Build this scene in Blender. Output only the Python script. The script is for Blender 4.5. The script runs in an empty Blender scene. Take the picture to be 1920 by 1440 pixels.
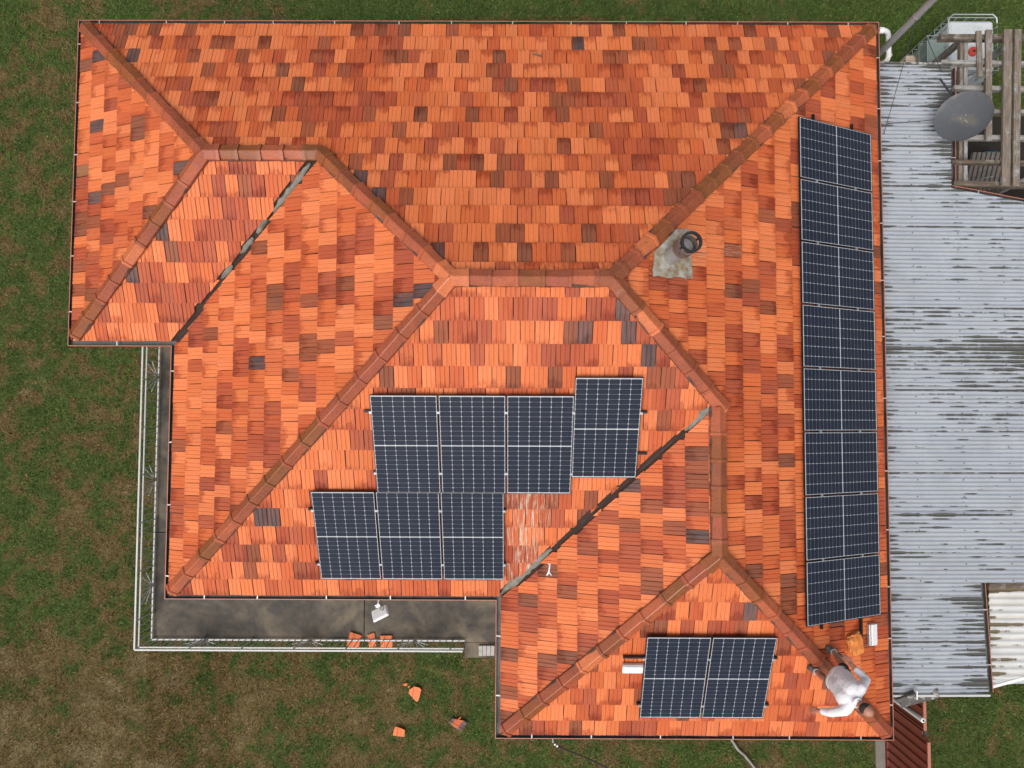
import bpy, bmesh, math, random
import numpy as np
from mathutils import Vector, Matrix, noise as mnoise

random.seed(7)
rng = np.random.default_rng(7)
PI = math.pi
scene = bpy.context.scene
col = scene.collection

# ------------------------------------------------------------------ camera, sky, sun, exposure
EZ = 2.9                                   # height of the eaves above the lawn
CAMZ = 13.3151 + EZ
FPX, RX, RY, RZ = 1396.55, 0.0489, 0.0020, 0.0037
cam_data = bpy.data.cameras.new('camera')
cam_data.sensor_width = 36.0
cam_data.lens = FPX / 1920.0 * 36.0
cam_data.clip_start = 0.1
cam_data.clip_end = 2000
cam = bpy.data.objects.new('camera', cam_data)
col.objects.link(cam)
cam.location = (0, 0, CAMZ)
cam.rotation_euler = (RX, RY, RZ)
scene.camera = cam

SUN_AZ = math.radians(215)                 # compass-like: 0 = +Y, clockwise
SUN_EL = math.radians(62)
world = bpy.data.worlds.new('World')
scene.world = world
world.use_nodes = True
wn = world.node_tree
for n in list(wn.nodes):
    wn.nodes.remove(n)
sky = wn.nodes.new('ShaderNodeTexSky')
sky.sky_type = 'NISHITA'
sky.sun_disc = False
sky.sun_elevation = SUN_EL
sky.sun_rotation = SUN_AZ
sky.air_density = 1.0
sky.dust_density = 6.0
sky.ozone_density = 1.0
hs = wn.nodes.new('ShaderNodeHueSaturation')
hs.inputs['Saturation'].default_value = 0.32
bg = wn.nodes.new('ShaderNodeBackground')
bg.inputs['Strength'].default_value = 0.125
wo = wn.nodes.new('ShaderNodeOutputWorld')
wn.links.new(sky.outputs[0], hs.inputs['Color'])
wn.links.new(hs.outputs[0], bg.inputs['Color'])
wn.links.new(bg.outputs[0], wo.inputs['Surface'])

sun_data = bpy.data.lights.new('sun', 'SUN')
sun_data.energy = 1.05
sun_data.angle = math.radians(42)
sun_data.color = (1.0, 0.965, 0.92)
sun = bpy.data.objects.new('sun', sun_data)
col.objects.link(sun)
sd = Vector((math.sin(SUN_AZ) * math.cos(SUN_EL), math.cos(SUN_AZ) * math.cos(SUN_EL), math.sin(SUN_EL)))
sun.rotation_euler = sd.to_track_quat('Z', 'Y').to_euler()
sun.location = sd * 40

scene.view_settings.view_transform = 'Standard'
scene.view_settings.look = 'None'
scene.view_settings.gamma = 1.0
scene.view_settings.exposure = 0.25
scene.view_settings.use_curve_mapping = False
scene.render.resolution_x = 1024
scene.render.resolution_y = 768

CAMM = Matrix.Translation((0, 0, CAMZ)) @ cam.rotation_euler.to_matrix().to_4x4()


def ray(px, py):
    d = Vector(((px - 960) / FPX, (720 - py) / FPX, -1.0))
    return CAMM.to_3x3() @ d


def at(px, py, z):
    """survey: point of the photograph at a known height above the lawn -> metres"""
    d = ray(px, py)
    k = (z - CAMZ) / d.z
    return Vector((0, 0, CAMZ)) + d * k


def project(p):
    q = CAMM.inverted() @ Vector(p)
    return (960 + FPX * q.x / -q.z, 720 - FPX * q.y / -q.z)


# ------------------------------------------------------------------ helpers
def link(o, parent=None):
    col.objects.link(o)
    if parent is not None:
        o.parent = parent
    return o


def tag(o, label=None, cat=None, group=None, kind=None):
    if label: o['label'] = label
    if cat: o['category'] = cat
    if group: o['group'] = group
    if kind: o['kind'] = kind
    return o


def empty(name, loc=(0, 0, 0), rot=(0, 0, 0)):
    o = bpy.data.objects.new(name, None)
    o.empty_display_size = 0.2
    o.location = loc
    o.rotation_euler = rot
    col.objects.link(o)
    return o


class MB:
    def __init__(s):
        s.v = []; s.f = []; s.m = []

    def add(s, vs, fs, mi=0):
        b = len(s.v)
        s.v += [tuple(v) for v in vs]
        s.f += [tuple(i + b for i in f) for f in fs]
        s.m += [mi] * len(fs)
        return s

    def box(s, c, d, rot=None, mi=0):
        vs = []
        for x in (-.5, .5):
            for y in (-.5, .5):
                for z in (-.5, .5):
                    p = Vector((x * d[0], y * d[1], z * d[2]))
                    if rot is not None: p = rot @ p
                    vs.append(p + Vector(c))
        s.add(vs, [(0, 1, 3, 2), (4, 6, 7, 5), (0, 4, 5, 1), (2, 3, 7, 6), (0, 2, 6, 4), (1, 5, 7, 3)], mi)
        return s

    def bar(s, a, b, w, h=None, up=(0, 0, 1), mi=0):
        """rectangular bar from a to b"""
        a = Vector(a); b = Vector(b); h = h or w
        z = (b - a).normalized()
        up = Vector(up)
        if abs(z.dot(up)) > .98: up = Vector((0, 1, 0))
        x = z.cross(up).normalized(); y = x.cross(z).normalized()
        vs = []
        for p in (a, b):
            for sx, sy in ((-1, -1), (1, -1), (1, 1), (-1, 1)):
                vs.append(p + x * (sx * w / 2) + y * (sy * h / 2))
        s.add(vs, [(3, 2, 1, 0), (4, 5, 6, 7), (0, 1, 5, 4), (1, 2, 6, 5), (2, 3, 7, 6), (3, 0, 4, 7)], mi)
        return s

    def tube(s, path, r, n=8, caps=True, mi=0):
        path = [Vector(p) for p in path]
        rs = r if isinstance(r, (list, tuple)) else [r] * len(path)
        prev = None
        rings = []
        for i, p in enumerate(path):
            if i == 0: d = path[1] - path[0]
            elif i == len(path) - 1: d = path[-1] - path[-2]
            else: d = (path[i + 1] - path[i]).normalized() + (path[i] - path[i - 1]).normalized()
            d.normalize()
            if prev is None:
                u = Vector((0, 0, 1)) if abs(d.z) < .9 else Vector((1, 0, 0))
                x = d.cross(u).normalized()
            else:
                x = (prev - d * prev.dot(d)).normalized()
            prev = x
            y = d.cross(x)
            rings.append([p + x * (math.cos(2 * PI * k / n) * rs[i]) + y * (math.sin(2 * PI * k / n) * rs[i]) for k in range(n)])
        vs = [q for rg in rings for q in rg]
        fs = []
        for i in range(len(path) - 1):
            for k in range(n):
                a = i * n + k; b = i * n + (k + 1) % n
                fs.append((a, b, b + n, a + n))
        if caps:
            fs.append(tuple(range(n - 1, -1, -1)))
            fs.append(tuple(range((len(path) - 1) * n, len(path) * n)))
        s.add(vs, fs, mi)
        return s

    def lathe(s, prof, n=24, c=(0, 0, 0), M=None, mi=0):
        vs = []
        for r, z in prof:
            for k in range(n):
                p = Vector((r * math.cos(2 * PI * k / n), r * math.sin(2 * PI * k / n), z))
                if M is not None: p = M @ p
                vs.append(p + Vector(c))
        fs = []
        for i in range(len(prof) - 1):
            for k in range(n):
                a = i * n + k; b = i * n + (k + 1) % n
                fs.append((a, b, b + n, a + n))
        s.add(vs, fs, mi)
        return s

    def prism(s, poly, z0, z1, mi=0):
        n = len(poly)
        vs = [(p[0], p[1], z0) for p in poly] + [(p[0], p[1], z1) for p in poly]
        fs = [tuple(range(n - 1, -1, -1)), tuple(range(n, 2 * n))]
        for i in range(n):
            j = (i + 1) % n
            fs.append((i, j, j + n, i + n))
        s.add(vs, fs, mi)
        return s

    def mesh(s, name, mats):
        me = bpy.data.meshes.new(name)
        me.from_pydata([tuple(v) for v in s.v], [], s.f)
        for m in (mats if isinstance(mats, (list, tuple)) else [mats]):
            me.materials.append(m)
        if any(s.m):
            me.polygons.foreach_set('material_index', s.m)
        me.update()
        return me

    def build(s, name, mats, parent=None, smooth=False, bevel=0, recalc=True):
        me = s.mesh(name, mats)
        if recalc or bevel:
            bm = bmesh.new(); bm.from_mesh(me)
            if bevel:
                bmesh.ops.bevel(bm, geom=list(bm.edges), offset=bevel, segments=1, affect='EDGES', clamp_overlap=True)
            bmesh.ops.recalc_face_normals(bm, faces=bm.faces)
            bm.to_mesh(me); bm.free()
        if smooth:
            me.polygons.foreach_set('use_smooth', [True] * len(me.polygons))
            try:
                me.set_sharp_from_angle(angle=math.radians(40))
            except Exception:
                pass
        o = bpy.data.objects.new(name, me)
        return link(o, parent)


def copy_obj(o, parent=None, name=None):
    c = o.copy()
    if name: c.name = name
    col.objects.link(c)
    if parent is not None: c.parent = parent
    return c


# ------------------------------------------------------------------ materials
def new_mat(name):
    m = bpy.data.materials.new(name)
    m.use_nodes = True
    nt = m.node_tree
    for n in list(nt.nodes): nt.nodes.remove(n)
    out = nt.nodes.new('ShaderNodeOutputMaterial')
    b = nt.nodes.new('ShaderNodeBsdfPrincipled')
    nt.links.new(b.outputs[0], out.inputs[0])
    return m, nt, b


def N(nt, t, **kw):
    n = nt.nodes.new(t)
    for k, v in kw.items():
        if hasattr(n, k): setattr(n, k, v)
        else: n.inputs[k].default_value = v
    return n


def noise_node(nt, vec, scale, detail=4, rough=.55, dist=0.0):
    n = N(nt, 'ShaderNodeTexNoise')
    n.inputs['Scale'].default_value = scale
    n.inputs['Detail'].default_value = detail
    n.inputs['Roughness'].default_value = rough
    n.inputs['Distortion'].default_value = dist
    if vec is not None: nt.links.new(vec, n.inputs['Vector'])
    return n.outputs['Fac']


def ramp(nt, fac, stops, interp='LINEAR'):
    r = N(nt, 'ShaderNodeValToRGB')
    r.color_ramp.interpolation = interp
    el = r.color_ramp.elements
    while len(el) < len(stops): el.new(0.5)
    for e, (p, c) in zip(el, stops):
        e.position = p
        e.color = c if len(c) == 4 else (*c, 1)
    nt.links.new(fac, r.inputs[0])
    return r.outputs[0]


def mix(nt, fac, a, b, mode='MIX'):
    m = N(nt, 'ShaderNodeMix', data_type='RGBA', blend_type=mode)
    for sock, val in ((m.inputs[0], fac), (m.inputs[6], a), (m.inputs[7], b)):
        if hasattr(val, 'links'): nt.links.new(val, sock)
        elif isinstance(val, (int, float)): sock.default_value = val
        else: sock.default_value = val if len(val) == 4 else (*val, 1)
    return m.outputs[2]


def math_n(nt, op, a, b=None, c=None, clamp=False):
    m = N(nt, 'ShaderNodeMath', operation=op, use_clamp=clamp)
    for i, val in enumerate((a, b, c)):
        if val is None: continue
        if hasattr(val, 'links'): nt.links.new(val, m.inputs[i])
        else: m.inputs[i].default_value = val
    return m.outputs[0]


def bump(nt, b, height, strength=.3, dist=.01):
    n = N(nt, 'ShaderNodeBump')
    n.inputs['Strength'].default_value = strength
    n.inputs['Distance'].default_value = dist
    nt.links.new(height, n.inputs['Height'])
    nt.links.new(n.outputs[0], b.inputs['Normal'])


def simple_mat(name, c, rough=.5, metal=0.0, var=.18, scale=6.0, spec=.5, dirt=None, dirt_amt=.0, dscale=3.0, coat=0.0, grain=60.0):
    """plain surface with uneven tone, fine grain and optional blotches of dirt"""
    m, nt, b = new_mat(name)
    tc = N(nt, 'ShaderNodeTexCoord').outputs['Object']
    geo = N(nt, 'ShaderNodeNewGeometry').outputs['Position']
    n1 = noise_node(nt, geo, scale, 5)
    n2 = noise_node(nt, geo, grain, 3)
    lo = tuple(x * (1 - var) for x in c); hi = tuple(min(1, x * (1 + var)) for x in c)
    base = ramp(nt, n1, [(.3, lo), (.7, hi)])
    base = mix(nt, .25, base, ramp(nt, n2, [(.3, tuple(x * .7 for x in c)), (.7, tuple(min(1, x * 1.25) for x in c))]))
    if dirt is not None:
        n3 = noise_node(nt, geo, dscale, 6, .65)
        f = ramp(nt, n3, [(.62 - dirt_amt * .35, (0, 0, 0)), (.75 - dirt_amt * .2, (1, 1, 1))])
        base = mix(nt, f, base, dirt)
    nt.links.new(base, b.inputs['Base Color'])
    b.inputs['Roughness'].default_value = rough
    b.inputs['Metallic'].default_value = metal
    b.inputs['Specular IOR Level'].default_value = spec
    if coat: b.inputs['Coat Weight'].default_value = coat
    bump(nt, b, n2, .12, .004)
    return m


def attr(nt, name):
    a = N(nt, 'ShaderNodeAttribute')
    a.attribute_name = name
    return a


# terracotta roof tile: colour per tile, darker kiln flashing towards the nose, white lime streaks where marked
def make_tile_mat():
    m, nt, b = new_mat('terracotta_tile')
    a = attr(nt, 'tcol'); p = attr(nt, 'tpar'); q = attr(nt, 'tamt')
    sep = N(nt, 'ShaderNodeSeparateXYZ'); nt.links.new(p.outputs['Vector'], sep.inputs[0])
    sq = N(nt, 'ShaderNodeSeparateXYZ'); nt.links.new(q.outputs['Vector'], sq.inputs[0])
    u, s, seed = sep.outputs
    comb = N(nt, 'ShaderNodeCombineXYZ')
    nt.links.new(u, comb.inputs[0]); nt.links.new(s, comb.inputs[1]); nt.links.new(math_n(nt, 'MULTIPLY', seed, 37.0), comb.inputs[2])
    nf = noise_node(nt, comb.outputs[0], 2.2, 4, .6, .6)
    nb = noise_node(nt, comb.outputs[0], 1.3, 3, .6, .3)
    # flashing: grows to the nose (s small), ragged by noise
    t = math_n(nt, 'ADD', math_n(nt, 'MULTIPLY', s, -1.0), math_n(nt, 'MULTIPLY', nf, 1.3))
    t = math_n(nt, 'ADD', t, sq.outputs[0])
    f = ramp(nt, t, [(.34, (0, 0, 0)), (.66, (1, 1, 1))])
    flash = mix(nt, 1.0, a.outputs['Color'], (.62, .47, .45, 1), 'MULTIPLY')
    base = mix(nt, f, a.outputs['Color'], flash)
    # second lighter/darker blotches and one dark side
    side = math_n(nt, 'ADD', u, math_n(nt, 'MULTIPLY', nb, .8))
    fs = ramp(nt, math_n(nt, 'MULTIPLY', math_n(nt, 'ADD', side, sq.outputs[1]), .5), [(.54, (0, 0, 0)), (.68, (1, 1, 1))])
    dark = mix(nt, 1.0, base, (.78, .66, .62, 1), 'MULTIPLY')
    base = mix(nt, fs, base, dark)
    geo = N(nt, 'ShaderNodeNewGeometry').outputs['Position']
    fine = noise_node(nt, geo, 45, 4, .7)
    ms = N(nt, 'ShaderNodeMapping'); ms.inputs['Scale'].default_value = (3.2, .55, 1)
    nt.links.new(comb.outputs[0], ms.inputs[0])
    nst = noise_node(nt, ms.outputs[0], 1.4, 5, .65)
    base = mix(nt, ramp(nt, nst, [(.40, (0, 0, 0)), (.66, (.42, .42, .42))]), base, mix(nt, .55, base, (.50, .125, .045, 1)))
    base = mix(nt, ramp(nt, nst, [(.30, (.35, .35, .35)), (.48, (0, 0, 0))]), base, mix(nt, 1.0, base, (.72, .64, .62, 1), 'MULTIPLY'))
    base = mix(nt, .30, base, mix(nt, 1.0, base, ramp(nt, fine, [(.25, (.55, .5, .48)), (.75, (1.35, 1.3, 1.25))]), 'MULTIPLY'))
    spots = noise_node(nt, geo, 22, 2, .5)
    fsp = ramp(nt, spots, [(.75, (0, 0, 0)), (.79, (1, 1, 1))])
    base = mix(nt, math_n(nt, 'MULTIPLY', fsp, .55), base, (.09, .045, .03, 1))
    # lime streaks running down the slope
    sc = N(nt, 'ShaderNodeMapping'); sc.inputs['Scale'].default_value = (5.0, .7, 1)
    nt.links.new(comb.outputs[0], sc.inputs[0])
    ns = noise_node(nt, sc.outputs[0], 1.6, 6, .75)
    fl = math_n(nt, 'MULTIPLY', ramp(nt, ns, [(.50, (0, 0, 0)), (.58, (1, 1, 1))]), sq.outputs[2])
    lime = mix(nt, nf, (.42, .33, .17, 1), (.62, .58, .52, 1))
    base = mix(nt, fl, base, lime)
    nt.links.new(base, b.inputs['Base Color'])
    rr = ramp(nt, fine, [(.2, (.42,) * 3), (.8, (.62,) * 3)])
    nt.links.new(rr, b.inputs['Roughness'])
    b.inputs['Specular IOR Level'].default_value = .22
    bump(nt, b, fine, .10, .003)
    return m


def make_cap_mat():
    """glazed ridge caps: brown to salmon, each object its own tone"""
    m, nt, b = new_mat('glazed_ridge_cap')
    oi = N(nt, 'ShaderNodeObjectInfo')
    geo = N(nt, 'ShaderNodeNewGeometry').outputs['Position']
    tone = ramp(nt, oi.outputs['Random'], [(0, (.25, .076, .027)), (.18, (.28, .074, .034)), (.34, (.31, .080, .040)), (.5, (.22, .074, .027)), (.64, (.36, .095, .042)), (.8, (.24, .072, .032)), (.9, (.52, .15, .060))], 'CONSTANT')
    n1 = noise_node(nt, geo, 3.2, 3, .5, .8)
    base = mix(nt, ramp(nt, n1, [(.42, (0, 0, 0)), (.62, (1, 1, 1))]), tone, mix(nt, 1.0, tone, (1.2, 1.15, 1.12, 1), 'MULTIPLY'))
    n2 = noise_node(nt, geo, 30, 4, .7)
    base = mix(nt, .3, base, mix(nt, 1.0, base, ramp(nt, n2, [(.3, (.6, .6, .6)), (.7, (1.3, 1.3, 1.3))]), 'MULTIPLY'))
    n3 = noise_node(nt, geo, 7, 5, .7)
    base = mix(nt, ramp(nt, n3, [(.66, (0, 0, 0)), (.74, (.5, .5, .5))]), base, (.30, .22, .16, 1))
    nt.links.new(base, b.inputs['Base Color'])
    nt.links.new(ramp(nt, n2, [(.2, (.20,) * 3), (.8, (.38,) * 3)]), b.inputs['Roughness'])
    b.inputs['Specular IOR Level'].default_value = .42
    bump(nt, b, n2, .08, .004)
    return m


def make_corrugated_mat(name, c, stain, rust, thr):
    """painted sheet: lens-shaped dirt streaks lying in single valleys, painted valley and lap shading, rust tint, specks"""
    m, nt, b = new_mat(name)
    geo = N(nt, 'ShaderNodeNewGeometry').outputs['Position']
    v = attr(nt, 'valley').outputs['Fac']
    rid = attr(nt, 'rowid').outputs['Fac']
    grime_shade = attr(nt, 'grime_shade').outputs['Fac']
    sx = N(nt, 'ShaderNodeSeparateXYZ'); nt.links.new(geo, sx.inputs[0])
    cb = N(nt, 'ShaderNodeCombineXYZ')
    nt.links.new(sx.outputs[0], cb.inputs[0]); nt.links.new(math_n(nt, 'MULTIPLY', rid, 7.31), cb.inputs[1])
    ns = noise_node(nt, cb.outputs[0], 1.5, 5, .62)
    rough = noise_node(nt, geo, 24, 4, .7)
    nl = noise_node(nt, geo, .55, 3, .5)
    t = math_n(nt, 'ADD', ns, math_n(nt, 'MULTIPLY', grime_shade, .30))
    t = math_n(nt, 'ADD', t, math_n(nt, 'MULTIPLY', math_n(nt, 'SUBTRACT', nl, .5), .22))
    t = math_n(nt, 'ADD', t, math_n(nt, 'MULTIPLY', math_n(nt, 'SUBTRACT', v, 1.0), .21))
    t = math_n(nt, 'ADD', t, math_n(nt, 'MULTIPLY', math_n(nt, 'SUBTRACT', rough, .5), .10))
    f = ramp(nt, t, [(thr, (0, 0, 0)), (thr + .05, (1, 1, 1))])
    n0 = noise_node(nt, geo, 2.2, 5, .6)
    base = ramp(nt, n0, [(.3, tuple(x * .88 for x in c)), (.7, tuple(min(1, x * 1.08) for x in c))])
    cream = noise_node(nt, cb.outputs[0], .7, 3, .5)
    base = mix(nt, math_n(nt, 'MULTIPLY', v, .34), base, mix(nt, ramp(nt, cream, [(.42, (0, 0, 0)), (.58, (1, 1, 1))]), (c[0] * .62, c[1] * .64, c[2] * .66, 1), (c[0] * .80, c[1] * .72, c[2] * .55, 1)))  # valleys tinted darker and creamier: corrugation shading put into the colour
    mp = N(nt, 'ShaderNodeMapping'); mp.inputs['Scale'].default_value = (1.0, 9.0, 1)
    nt.links.new(geo, mp.inputs[0])
    nr = noise_node(nt, mp.outputs[0], 2.0, 5, .65)
    base = mix(nt, ramp(nt, nr, [(.62, (0, 0, 0)), (.76, (.6, .6, .6))]), base, rust)
    base = mix(nt, f, base, mix(nt, rough, stain, tuple(x * 2.3 for x in stain[:3]) + (1,)))
    sp = noise_node(nt, geo, 30, 2, .4)
    base = mix(nt, ramp(nt, sp, [(.76, (0, 0, 0)), (.79, (.8, .8, .8))]), base, (.07, .065, .06, 1))
    nt.links.new(base, b.inputs['Base Color'])
    b.inputs['Roughness'].default_value = .5
    b.inputs['Metallic'].default_value = .05
    bump(nt, b, rough, .10, .004)
    return m


def make_cell_mat():
    m, nt, b = new_mat('silicon_cell')
    geo = N(nt, 'ShaderNodeNewGeometry').outputs['Position']
    oi = N(nt, 'ShaderNodeObjectInfo')
    n1 = noise_node(nt, geo, .9, 3)
    base = mix(nt, n1, (.007, .011, .023, 1), (.010, .016, .034, 1))
    base = mix(nt, math_n(nt, 'MULTIPLY', oi.outputs['Random'], .35), base, (.014, .021, .042, 1))
    # dust film
    n2 = noise_node(nt, geo, 5, 5, .7)
    base = mix(nt, ramp(nt, n2, [(.35, (0, 0, 0)), (.9, (.05, .05, .05))]), base, (.20, .19, .17, 1))
    nt.links.new(base, b.inputs['Base Color'])
    b.inputs['Roughness'].default_value = .35
    b.inputs['Coat Weight'].default_value = .85
    b.inputs['Coat Roughness'].default_value = .04
    b.inputs['Coat IOR'].default_value = 1.28
    b.inputs['Specular IOR Level'].default_value = .12
    return m


def make_wood_mat(name, c1, c2, axis=0):
    m, nt, b = new_mat(name)
    tc = N(nt, 'ShaderNodeTexCoord').outputs['Object']
    mp = N(nt, 'ShaderNodeMapping')
    mp.inputs['Scale'].default_value = (2, 26, 26) if axis == 0 else (26, 2, 26)
    nt.links.new(tc, mp.inputs[0])
    g = noise_node(nt, mp.outputs[0], 1.5, 6, .7)
    geo = N(nt, 'ShaderNodeNewGeometry').outputs['Position']
    n2 = noise_node(nt, geo, 5.5, 5, .65)
    oi = N(nt, 'ShaderNodeObjectInfo')
    base = mix(nt, ramp(nt, math_n(nt, 'ADD', n2, math_n(nt, 'MULTIPLY', math_n(nt, 'SUBTRACT', oi.outputs['Random'], .5), .35)), [(.40, (0, 0, 0)), (.60, (1, 1, 1))]), c1, c2)
    base = mix(nt, .7, base, mix(nt, 1.0, base, ramp(nt, g, [(.34, (.25, .23, .2)), (.62, (1.3, 1.3, 1.3))]), 'MULTIPLY'))
    nt.links.new(base, b.inputs['Base Color'])
    b.inputs['Roughness'].default_value = .85
    bump(nt, b, g, .5, .006)
    return m


def make_concrete():
    m, nt, b = new_mat('stained_concrete')
    geo = N(nt, 'ShaderNodeNewGeometry').outputs['Position']
    n1 = noise_node(nt, geo, 1.15, 5, .6, .6)
    n2 = noise_node(nt, geo, 3.4, 6, .65, .4)
    n3 = noise_node(nt, geo, 60, 3)
    base = ramp(nt, n1, [(.40, (.030, .027, .025)), (.48, (.072, .062, .052)), (.54, (.140, .115, .085)), (.62, (.24, .195, .14))])
    base = mix(nt, .4, base, ramp(nt, n2, [(.40, (.026, .024, .022)), (.60, (.20, .162, .115))]))
    base = mix(nt, .2, base, ramp(nt, n3, [(.3, (.02, .02, .02)), (.7, (.17, .145, .12))]))
    b.inputs['Specular IOR Level'].default_value = .2
    nt.links.new(base, b.inputs['Base Color'])
    nt.links.new(ramp(nt, n2, [(.3, (.45,) * 3), (.7, (.8,) * 3)]), b.inputs['Roughness'])
    bump(nt, b, n3, .25, .004)
    return m


def make_lawn_mat(name, mulcol=1.0, bumpy=True):
    m, nt, b = new_mat(name)
    a = attr(nt, 'gcol').outputs['Color']
    geo = N(nt, 'ShaderNodeNewGeometry').outputs['Position']
    n1 = noise_node(nt, geo, 14, 6, .75)
    n2 = noise_node(nt, geo, 55, 4, .7)
    base = mix(nt, .7, a, mix(nt, 1.0, a, ramp(nt, n1, [(.3, (.45, .5, .5)), (.7, (1.45, 1.4, 1.3))]), 'MULTIPLY')) if bumpy else a
    if bumpy:
        base = mix(nt, .7, base, mix(nt, 1.0, base, ramp(nt, n2, [(.3, (.4, .4, .4)), (.7, (1.5, 1.5, 1.5))]), 'MULTIPLY'))
    nt.links.new(base, b.inputs['Base Color'])
    b.inputs['Roughness'].default_value = .95
    b.inputs['Specular IOR Level'].default_value = .12
    if bumpy: bump(nt, b, n2, .8, .03)
    return m


M = {}
M['tile'] = make_tile_mat()
M['cap'] = make_cap_mat()
M['cell'] = make_cell_mat()
M['backsheet'] = simple_mat('white_backsheet', (.50, .52, .55), .25, coat=.4, var=.05)
M['blackframe'] = simple_mat('black_anodised', (.018, .018, .02), .4, .3, var=.2)
M['alu'] = simple_mat('mill_aluminium', (.55, .55, .56), .35, .7, var=.12, dirt=(.3, .28, .25, 1), dirt_amt=.1)
M['galv'] = simple_mat('galvanised_strap', (.48, .48, .47), .5, .5, var=.15)
M['underlay'] = simple_mat('dark_underlay', (.045, .022, .016), .9)
M['mortar'] = simple_mat('red_brown_mortar', (.15, .070, .048), .9, var=.4, scale=9, dirt=(.045, .035, .03, 1), dirt_amt=.4, dscale=6)
M['greymortar'] = simple_mat('grey_mortar', (.22, .205, .17), .9, var=.3, scale=9, dirt=(.10, .085, .06, 1), dirt_amt=.35)
M['gutter_red'] = simple_mat('red_gutter_paint', (.43, .135, .085), .45, var=.1, dirt=(.25, .12, .09, 1), dirt_amt=.05)
M['gutter_in'] = simple_mat('gutter_inside', (.115, .115, .110), .6, .2, var=.3, scale=3, dirt=(.045, .042, .036, 1), dirt_amt=.35, dscale=2.5)
M['valley'] = simple_mat('rusted_valley_iron', (.045, .032, .028), .7, .2, var=.4, scale=4, dirt=(.20, .22, .18, 1), dirt_amt=.55, dscale=2.2)
M['brickwall'] = simple_mat('cream_render', (.50, .44, .34), .85)
M['soffit'] = simple_mat('white_soffit', (.6, .6, .57), .7)
M['corr'] = make_corrugated_mat('weathered_corrugated_iron', (.36, .388, .430), (.048, .048, .043, 1), (.28, .20, .12, 1), .535)
M['corr_white'] = make_corrugated_mat('white_ribbed_sheet', (.60, .60, .59), (.09, .07, .042, 1), (.34, .28, .19, 1), .53)
M['concrete'] = make_concrete()
M['rail_white'] = simple_mat('white_rail_paint', (.50, .50, .485), .4, var=.06, dirt=(.42, .31, .16, 1), dirt_amt=.07, dscale=1.2)
M['rail_grey'] = simple_mat('grey_spindle_paint', (.46, .48, .50), .45, .1)
M['white_plastic'] = simple_mat('white_plastic', (.78, .78, .77), .4, var=.04)
M['pvc'] = simple_mat('white_pvc', (.80, .79, .78), .35, var=.04, dirt=(.5, .46, .4, 1), dirt_amt=.04)
M['mast'] = simple_mat('grey_mast', (.34, .335, .345), .45, .3, var=.1)
M['dish'] = simple_mat('charcoal_dish', (.092, .100, .110), .5, .1, var=.15, scale=2, dirt=(.17, .155, .135, 1), dirt_amt=.28, dscale=1.9)
M['darkmetal'] = simple_mat('dark_metal', (.05, .052, .055), .5, .4)
M['timber_x'] = make_wood_mat('weathered_timber_x', (.32, .305, .285, 1), (.12, .090, .064, 1), 0)
M['timber_y'] = make_wood_mat('weathered_timber_y', (.33, .33, .325, 1), (.20, .16, .125, 1), 1)
M['lichenwood'] = simple_mat('lichen_board', (.10, .09, .082), .9, var=.3, dirt=(.55, .55, .52, 1), dirt_amt=.28, dscale=9)
M['red_steel'] = simple_mat('red_steel_fence', (.245, .062, .042), .5, .1, var=.1, scale=2)
M['red_cap'] = simple_mat('faded_red_fence_cap', (.42, .15, .10), .5, .1, var=.1)
M['tank'] = simple_mat('white_tank_plastic', (.60, .63, .64), .45, var=.08, dirt=(.35, .36, .3, 1), dirt_amt=.15)
M['tank_green'] = simple_mat('green_tinted_tank', (.23, .29, .26), .5, var=.12)
M['cage'] = simple_mat('galvanised_cage', (.50, .53, .54), .4, .6)
M['redlid'] = simple_mat('red_tank_lid', (.62, .07, .035), .4, var=.1)
M['beige'] = simple_mat('beige_block', (.62, .50, .37), .85, var=.08)
M['paver'] = simple_mat('pale_paver', (.44, .42, .39), .85, var=.12, dirt=(.25, .2, .16, 1), dirt_amt=.15)
M['leadflash'] = simple_mat('painted_lead_flashing', (.50, .50, .46), .6, var=.15, dirt=(.24, .18, .10, 1), dirt_amt=.85, dscale=6)
M['flue'] = simple_mat('grey_flue_pipe', (.36, .36, .355), .45, .25, var=.08)
M['cowl'] = simple_mat('dull_cowl_metal', (.20, .165, .145), .5, .4, var=.25, scale=12)
M['black'] = simple_mat('black_plastic', (.012, .012, .013), .5)
M['shirt'] = simple_mat('white_cotton', (.80, .79, .82), .9, var=.04, spec=.15)
M['skin'] = simple_mat('sunned_skin', (.42, .19, .125), .5, var=.12, scale=14)
M['hair'] = simple_mat('dark_short_hair', (.10, .072, .06), .8, var=.4, scale=50)
M['shorts'] = simple_mat('navy_shorts', (.022, .027, .035), .9)
M['shoe'] = simple_mat('grey_work_shoe', (.075, .078, .070), .75, var=.5, scale=30, dirt=(.25, .25, .2, 1), dirt_amt=.1, dscale=20)
M['bag'] = simple_mat('stained_orange_bundle', (.70, .20, .040), .6, var=.4, scale=9, dirt=(.74, .42, .12, 1), dirt_amt=.30, dscale=8)
M['bark'] = simple_mat('grey_stick', (.13, .10, .075), .9)
M['whitepaint'] = simple_mat('white_sealant', (.82, .82, .84), .5, var=.03)
M['hose'] = simple_mat('grey_hose', (.26, .24, .22), .5)
M['path'] = simple_mat('concrete_strip', (.20, .18, .15), .9, var=.2)
M['shade_floor'] = simple_mat('shade_dark_floor', (.020, .016, .012), .95, var=.4)  # near-black base colour holds the deep shade under the pergola
M['bluegreen'] = simple_mat('teal_plastic', (.03, .16, .19), .5)
M['tarp'] = simple_mat('pale_sheet', (.45, .48, .47), .6)
M['lawn'] = make_lawn_mat('lawn_ground')
M['blade'] = make_lawn_mat('grass_blades', bumpy=False)

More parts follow.
